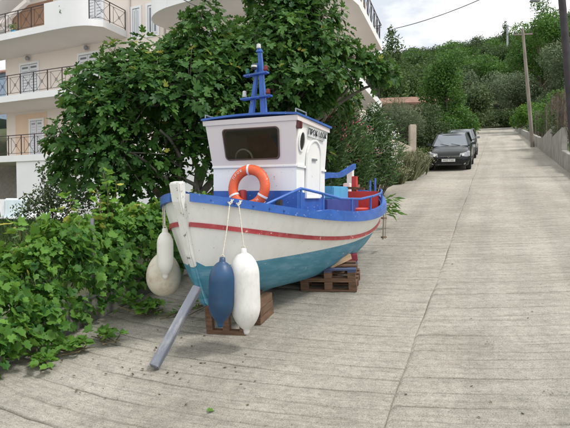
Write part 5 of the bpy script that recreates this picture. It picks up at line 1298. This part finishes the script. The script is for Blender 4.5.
b = base_at(404, 52); tree_obj('leafy_tree', b, 'dark green tree filling the gap below the cypress', 'tree', blob(22, 1.6, 1.5, 1.9, 4.0, .6, 1.0), 8000, .24, 'plain', L_dark, .2, rn=(.6, .25))

# shrub with small leaves before the porch, grass of the garden
b = base_at(52, 11.5, 210); tree_obj('garden_shrub', b, 'loose small leaved shrub in front of the white porch wall', 'bush', [(*(Vector(pix(u, v, 11.5)) - b), r_, .9) for u, v, r_ in ((50, 178, .22), (58, 165, .2), (45, 195, .28), (60, 190, .3), (38, 206, .25), (70, 180, .3), (55, 208, .35), (30, 200, .18), (75, 200, .4), (22, 212, .2), (42, 168, .13), (88, 195, .4))], 2600, .075, 'plain', L_bush, .03, rn=(.5, .2), surf=.3)
n = 9000; gx = rng.uniform(-13, -3.2, n); gy = rng.uniform(8, 22, n); gs, gt = SN * gx + CS * gy, CS * gx - SN * gy; k = gt < -5.3; gx, gy = gx[k], gy[k]; n = len(gx)
P = np.stack([gx, gy, ground_z(gx, gy) - .02], 1); D = rng.normal(size=(n, 3)) * .3 + np.array([0, 0, 1]); tag(link('grass', leaves_mesh('grass', 'blade', P, D, rdir(n), rng.uniform(.2, .5, n) * 1.2, rng.uniform(size=n), L_grass)), 'long green grass of the garden before the house', 'grass', kind='stuff')

# right of the lane: hedge plants, dry bush, trees
for u, y, cl, nn_, sz, m_, lab, nm in (
        (575, 24, blob(16, 1.0, 2.2, .8, 1.6, .4, .7), 6500, .13, L_bush, 'green bush behind the wire fence on the right wall', 'fence_bush'),
        (549, 31, blob(16, 1.0, 2.2, 1.1, 1.8, .45, .75), 7000, .14, L_green, 'rounded bush behind the fence beyond the stepped wall', 'fence_bush'),
        (518, 56, blob(14, 1.5, 2.5, 1.0, 1.6, .5, .9), 4200, .22, L_vine, 'bright green creeper bush spilling over the far end wall', 'creeper_bush'),
        (527, 44, blob(14, 1.0, 2.2, .9, 1.5, .5, .8), 4200, .2, L_green, 'leafy bush behind the utility pole', 'fence_bush')):
    b = base_at(u, y); s_, t_ = xy2st(b.x, b.y)
    if t_ < 3.6: x, y2 = st2xy(s_, 3.6); b = Vector((x, y2, gz(x, y2)))
    tree_obj(nm, b, lab, 'bush', cl, nn_, sz, 'plain', m_, .05, rn=(.5, .25))
b = Vector(st2xy(23.2, 3.9) + (0,)); b.z = gz(b.x, b.y); tree_obj('dry_bush', b, 'heap of dry straw coloured branches behind the wire fence', 'bush', blob(9, .45, .5, .35, 1.75, .25, .4), 1800, .14, 'narrow', L_brown, .03, rn=(.7, .2))
# climbing reeds on the fence
n = 420; s_ = rng.uniform(23.5, 31, n); hh = np.interp(s_, [23.5, 27.6, 27.65, 31], [1.3, 1.0, 1.5, 1.0]) + rng.uniform(0, 1.5, n); t_ = RIGHT_T + .2 + rng.uniform(0, .12, n)
P = np.stack([CS * t_ + SN * s_, CS * s_ - SN * t_, road_z(s_) + hh], 1); tag(link('dry_reeds', leaves_mesh('dry_reeds', 'blade', P, rng.normal(size=(n, 3)) * .25 + np.array([0, 0, 1]), rdir(n), rng.uniform(.3, .6, n), rng.uniform(0, .6, n), leaf_mat('reed_brown', (.08, .06, .04), (.24, .19, .12), .1))), 'dry brown reeds tangled in the wire fence', 'reeds', kind='stuff')

b = base_at(545, 62); tree_obj('tall_tree', b, 'tall broad tree above the right wall behind the street lamp', 'tree', blob(34, 3.9, 3.0, 3.9, 10.2, .8, 1.4), 20000, .23, 'plain', L_green, .3, rn=(.45, .22))
b = base_at(585, 55); tree_obj('tall_tree', b, 'large silvery tree to the right of the street lamp', 'tree', blob(30, 4.2, 3.0, 3.4, 6.5, 1.0, 1.6), 18000, .22, 'plain', L_olive, .3, rn=(.35, .22))
b = base_at(520, 78); tree_obj('tall_tree', b, 'silver green tree standing behind the utility pole', 'tree', blob(26, 3.4, 3.0, 2.6, 5.5, 1.0, 1.5), 15000, .25, 'plain', L_olive, .3, rn=(.3, .2))
# ---- wooded hillside beyond the crest: four kinds of tree, copied
protos = []
def hill_proto(label, clumps, n, size, kind, m_, tr): return (label, tree_obj('hill_tree', (0, 0, -500), label, 'tree', clumps, n, size, kind, m_, tr, group='trees on the wooded hillside', rn=(.4, .22)))
K = [('dark green broadleaf tree on the wooded hillside', blob(26, 2.8, 2.8, 2.2, 4.8, .9, 1.5), 6000, .34, L_dark), ('mid green tree on the wooded hillside', blob(24, 2.5, 2.5, 2.6, 4.8, .8, 1.4), 6000, .32, L_green),
     ('silvery olive tree on the wooded hillside', blob(22, 2.8, 2.8, 1.7, 3.6, .9, 1.4), 6000, .30, L_olive), ('slim dark conifer on the wooded hillside', [(rng.normal() * .15, rng.normal() * .15, z, float(np.interp(z, [1, 4, 11], [1.1, 1.2, .3])), 1.2) for z in np.linspace(1, 11, 14)], 3600, .36, L_dark),
     ('yellow green tree on the wooded hillside', blob(24, 2.6, 2.6, 2.0, 4.2, .8, 1.3), 6000, .32, L_bush)]
for lab, cl, n_, sz, m_ in K: protos.append(hill_proto(lab, cl, n_, sz, 'plain', m_, .22)[1])
for k, t_ in enumerate((-6.5, -4.4, -2.2, .0, 2.2, 4.4)):
    x, y = st2xy(99.5 + (k % 3) * 1.2, t_); tree_obj('crest_bush', (x, y, gz(x, y)), 'dark green bush growing where the lane ends at the crest', 'bush', blob(12, 1.3, 1.2, .9, 1.2 + .3 * (k % 2), .7, 1.1), 1800, .3, 'plain', (L_dark, L_bush)[k % 2], .06, group='bushes at the crest of the lane')
used = [False] * len(protos)
def place_hill(i, x, y, sc_, rz):
    o = protos[i] if not used[i] else copy_tree(protos[i]); used[i] = True; o.location = (x, y, gz(x, y) - .2); o.scale = (sc_ * rng.uniform(.85, 1.15), sc_ * rng.uniform(.85, 1.15), sc_); o.rotation_euler = (0, 0, rz); return o
spots = []
hr = np.random.default_rng(21)
for y in (62, 74, 86, 100, 112, 124, 138, 152, 168, 185, 205):
    us = np.arange(388, 640, max(13, 5.2 * 540 / y * .62))
    for u in us:
        u2 = u + hr.uniform(-7, 7); yy = y + hr.uniform(-5, 5); x = (u2 - 285) / 540 * yy; s_, t_ = xy2st(x, yy)
        if -6.0 < t_ < 6.5 and s_ < 108: continue
        if s_ < 66 and t_ > 0 and t_ < 9: continue
        spots.append((x, yy, u2, y))
for (x, y, u, yr) in spots:
    pk = hr.uniform()
    i = 2 if (pk < .28 and yr < 150) else (0 if pk < .55 else (1 if pk < .80 else (4 if pk < .93 or u < 475 else 3)))
    place_hill(i, x, y, float(hr.uniform(.95, 1.6)) * (1 if yr > 80 else .75), hr.uniform(0, 6.28))

# litter on the concrete
n = 130; q = rng.uniform(size=(n, 2)); pts = []
for k in range(n):
    g_ = ground_pix(60 + 190 * q[k, 0], 318 + 90 * q[k, 1] ** 1.4) if k < 90 else ground_pix(rng.uniform(250, 560), rng.uniform(200, 420)); pts.append((g_.x, g_.y, g_.z + .012))
tag(link('leaf_litter', leaves_mesh('leaf_litter', 'plain', np.array(pts), rng.normal(size=(n, 3)) * np.array([1, 1, .15]), rng.normal(size=(n, 3)) * .25 + np.array([0, 0, 1]), rng.uniform(.02, .045, n), rng.uniform(0, 1, n), leaf_mat('litter', (.03, .025, .02), (.13, .10, .06), .1))), 'dark leaf crumbs scattered on the concrete', 'leaf litter', kind='stuff')
g_ = ground_pix(208, 413); tag(link('fallen_leaf', leaves_mesh('fallen_leaf', 'vine', np.array([(g_.x, g_.y, g_.z + .012)]), np.array([[1., .3, .1]]), np.array([[.1, -.2, 1.]]), np.array([.055]), np.array([.5]), L_vine)), 'small green leaf lying alone on the concrete', 'leaf')
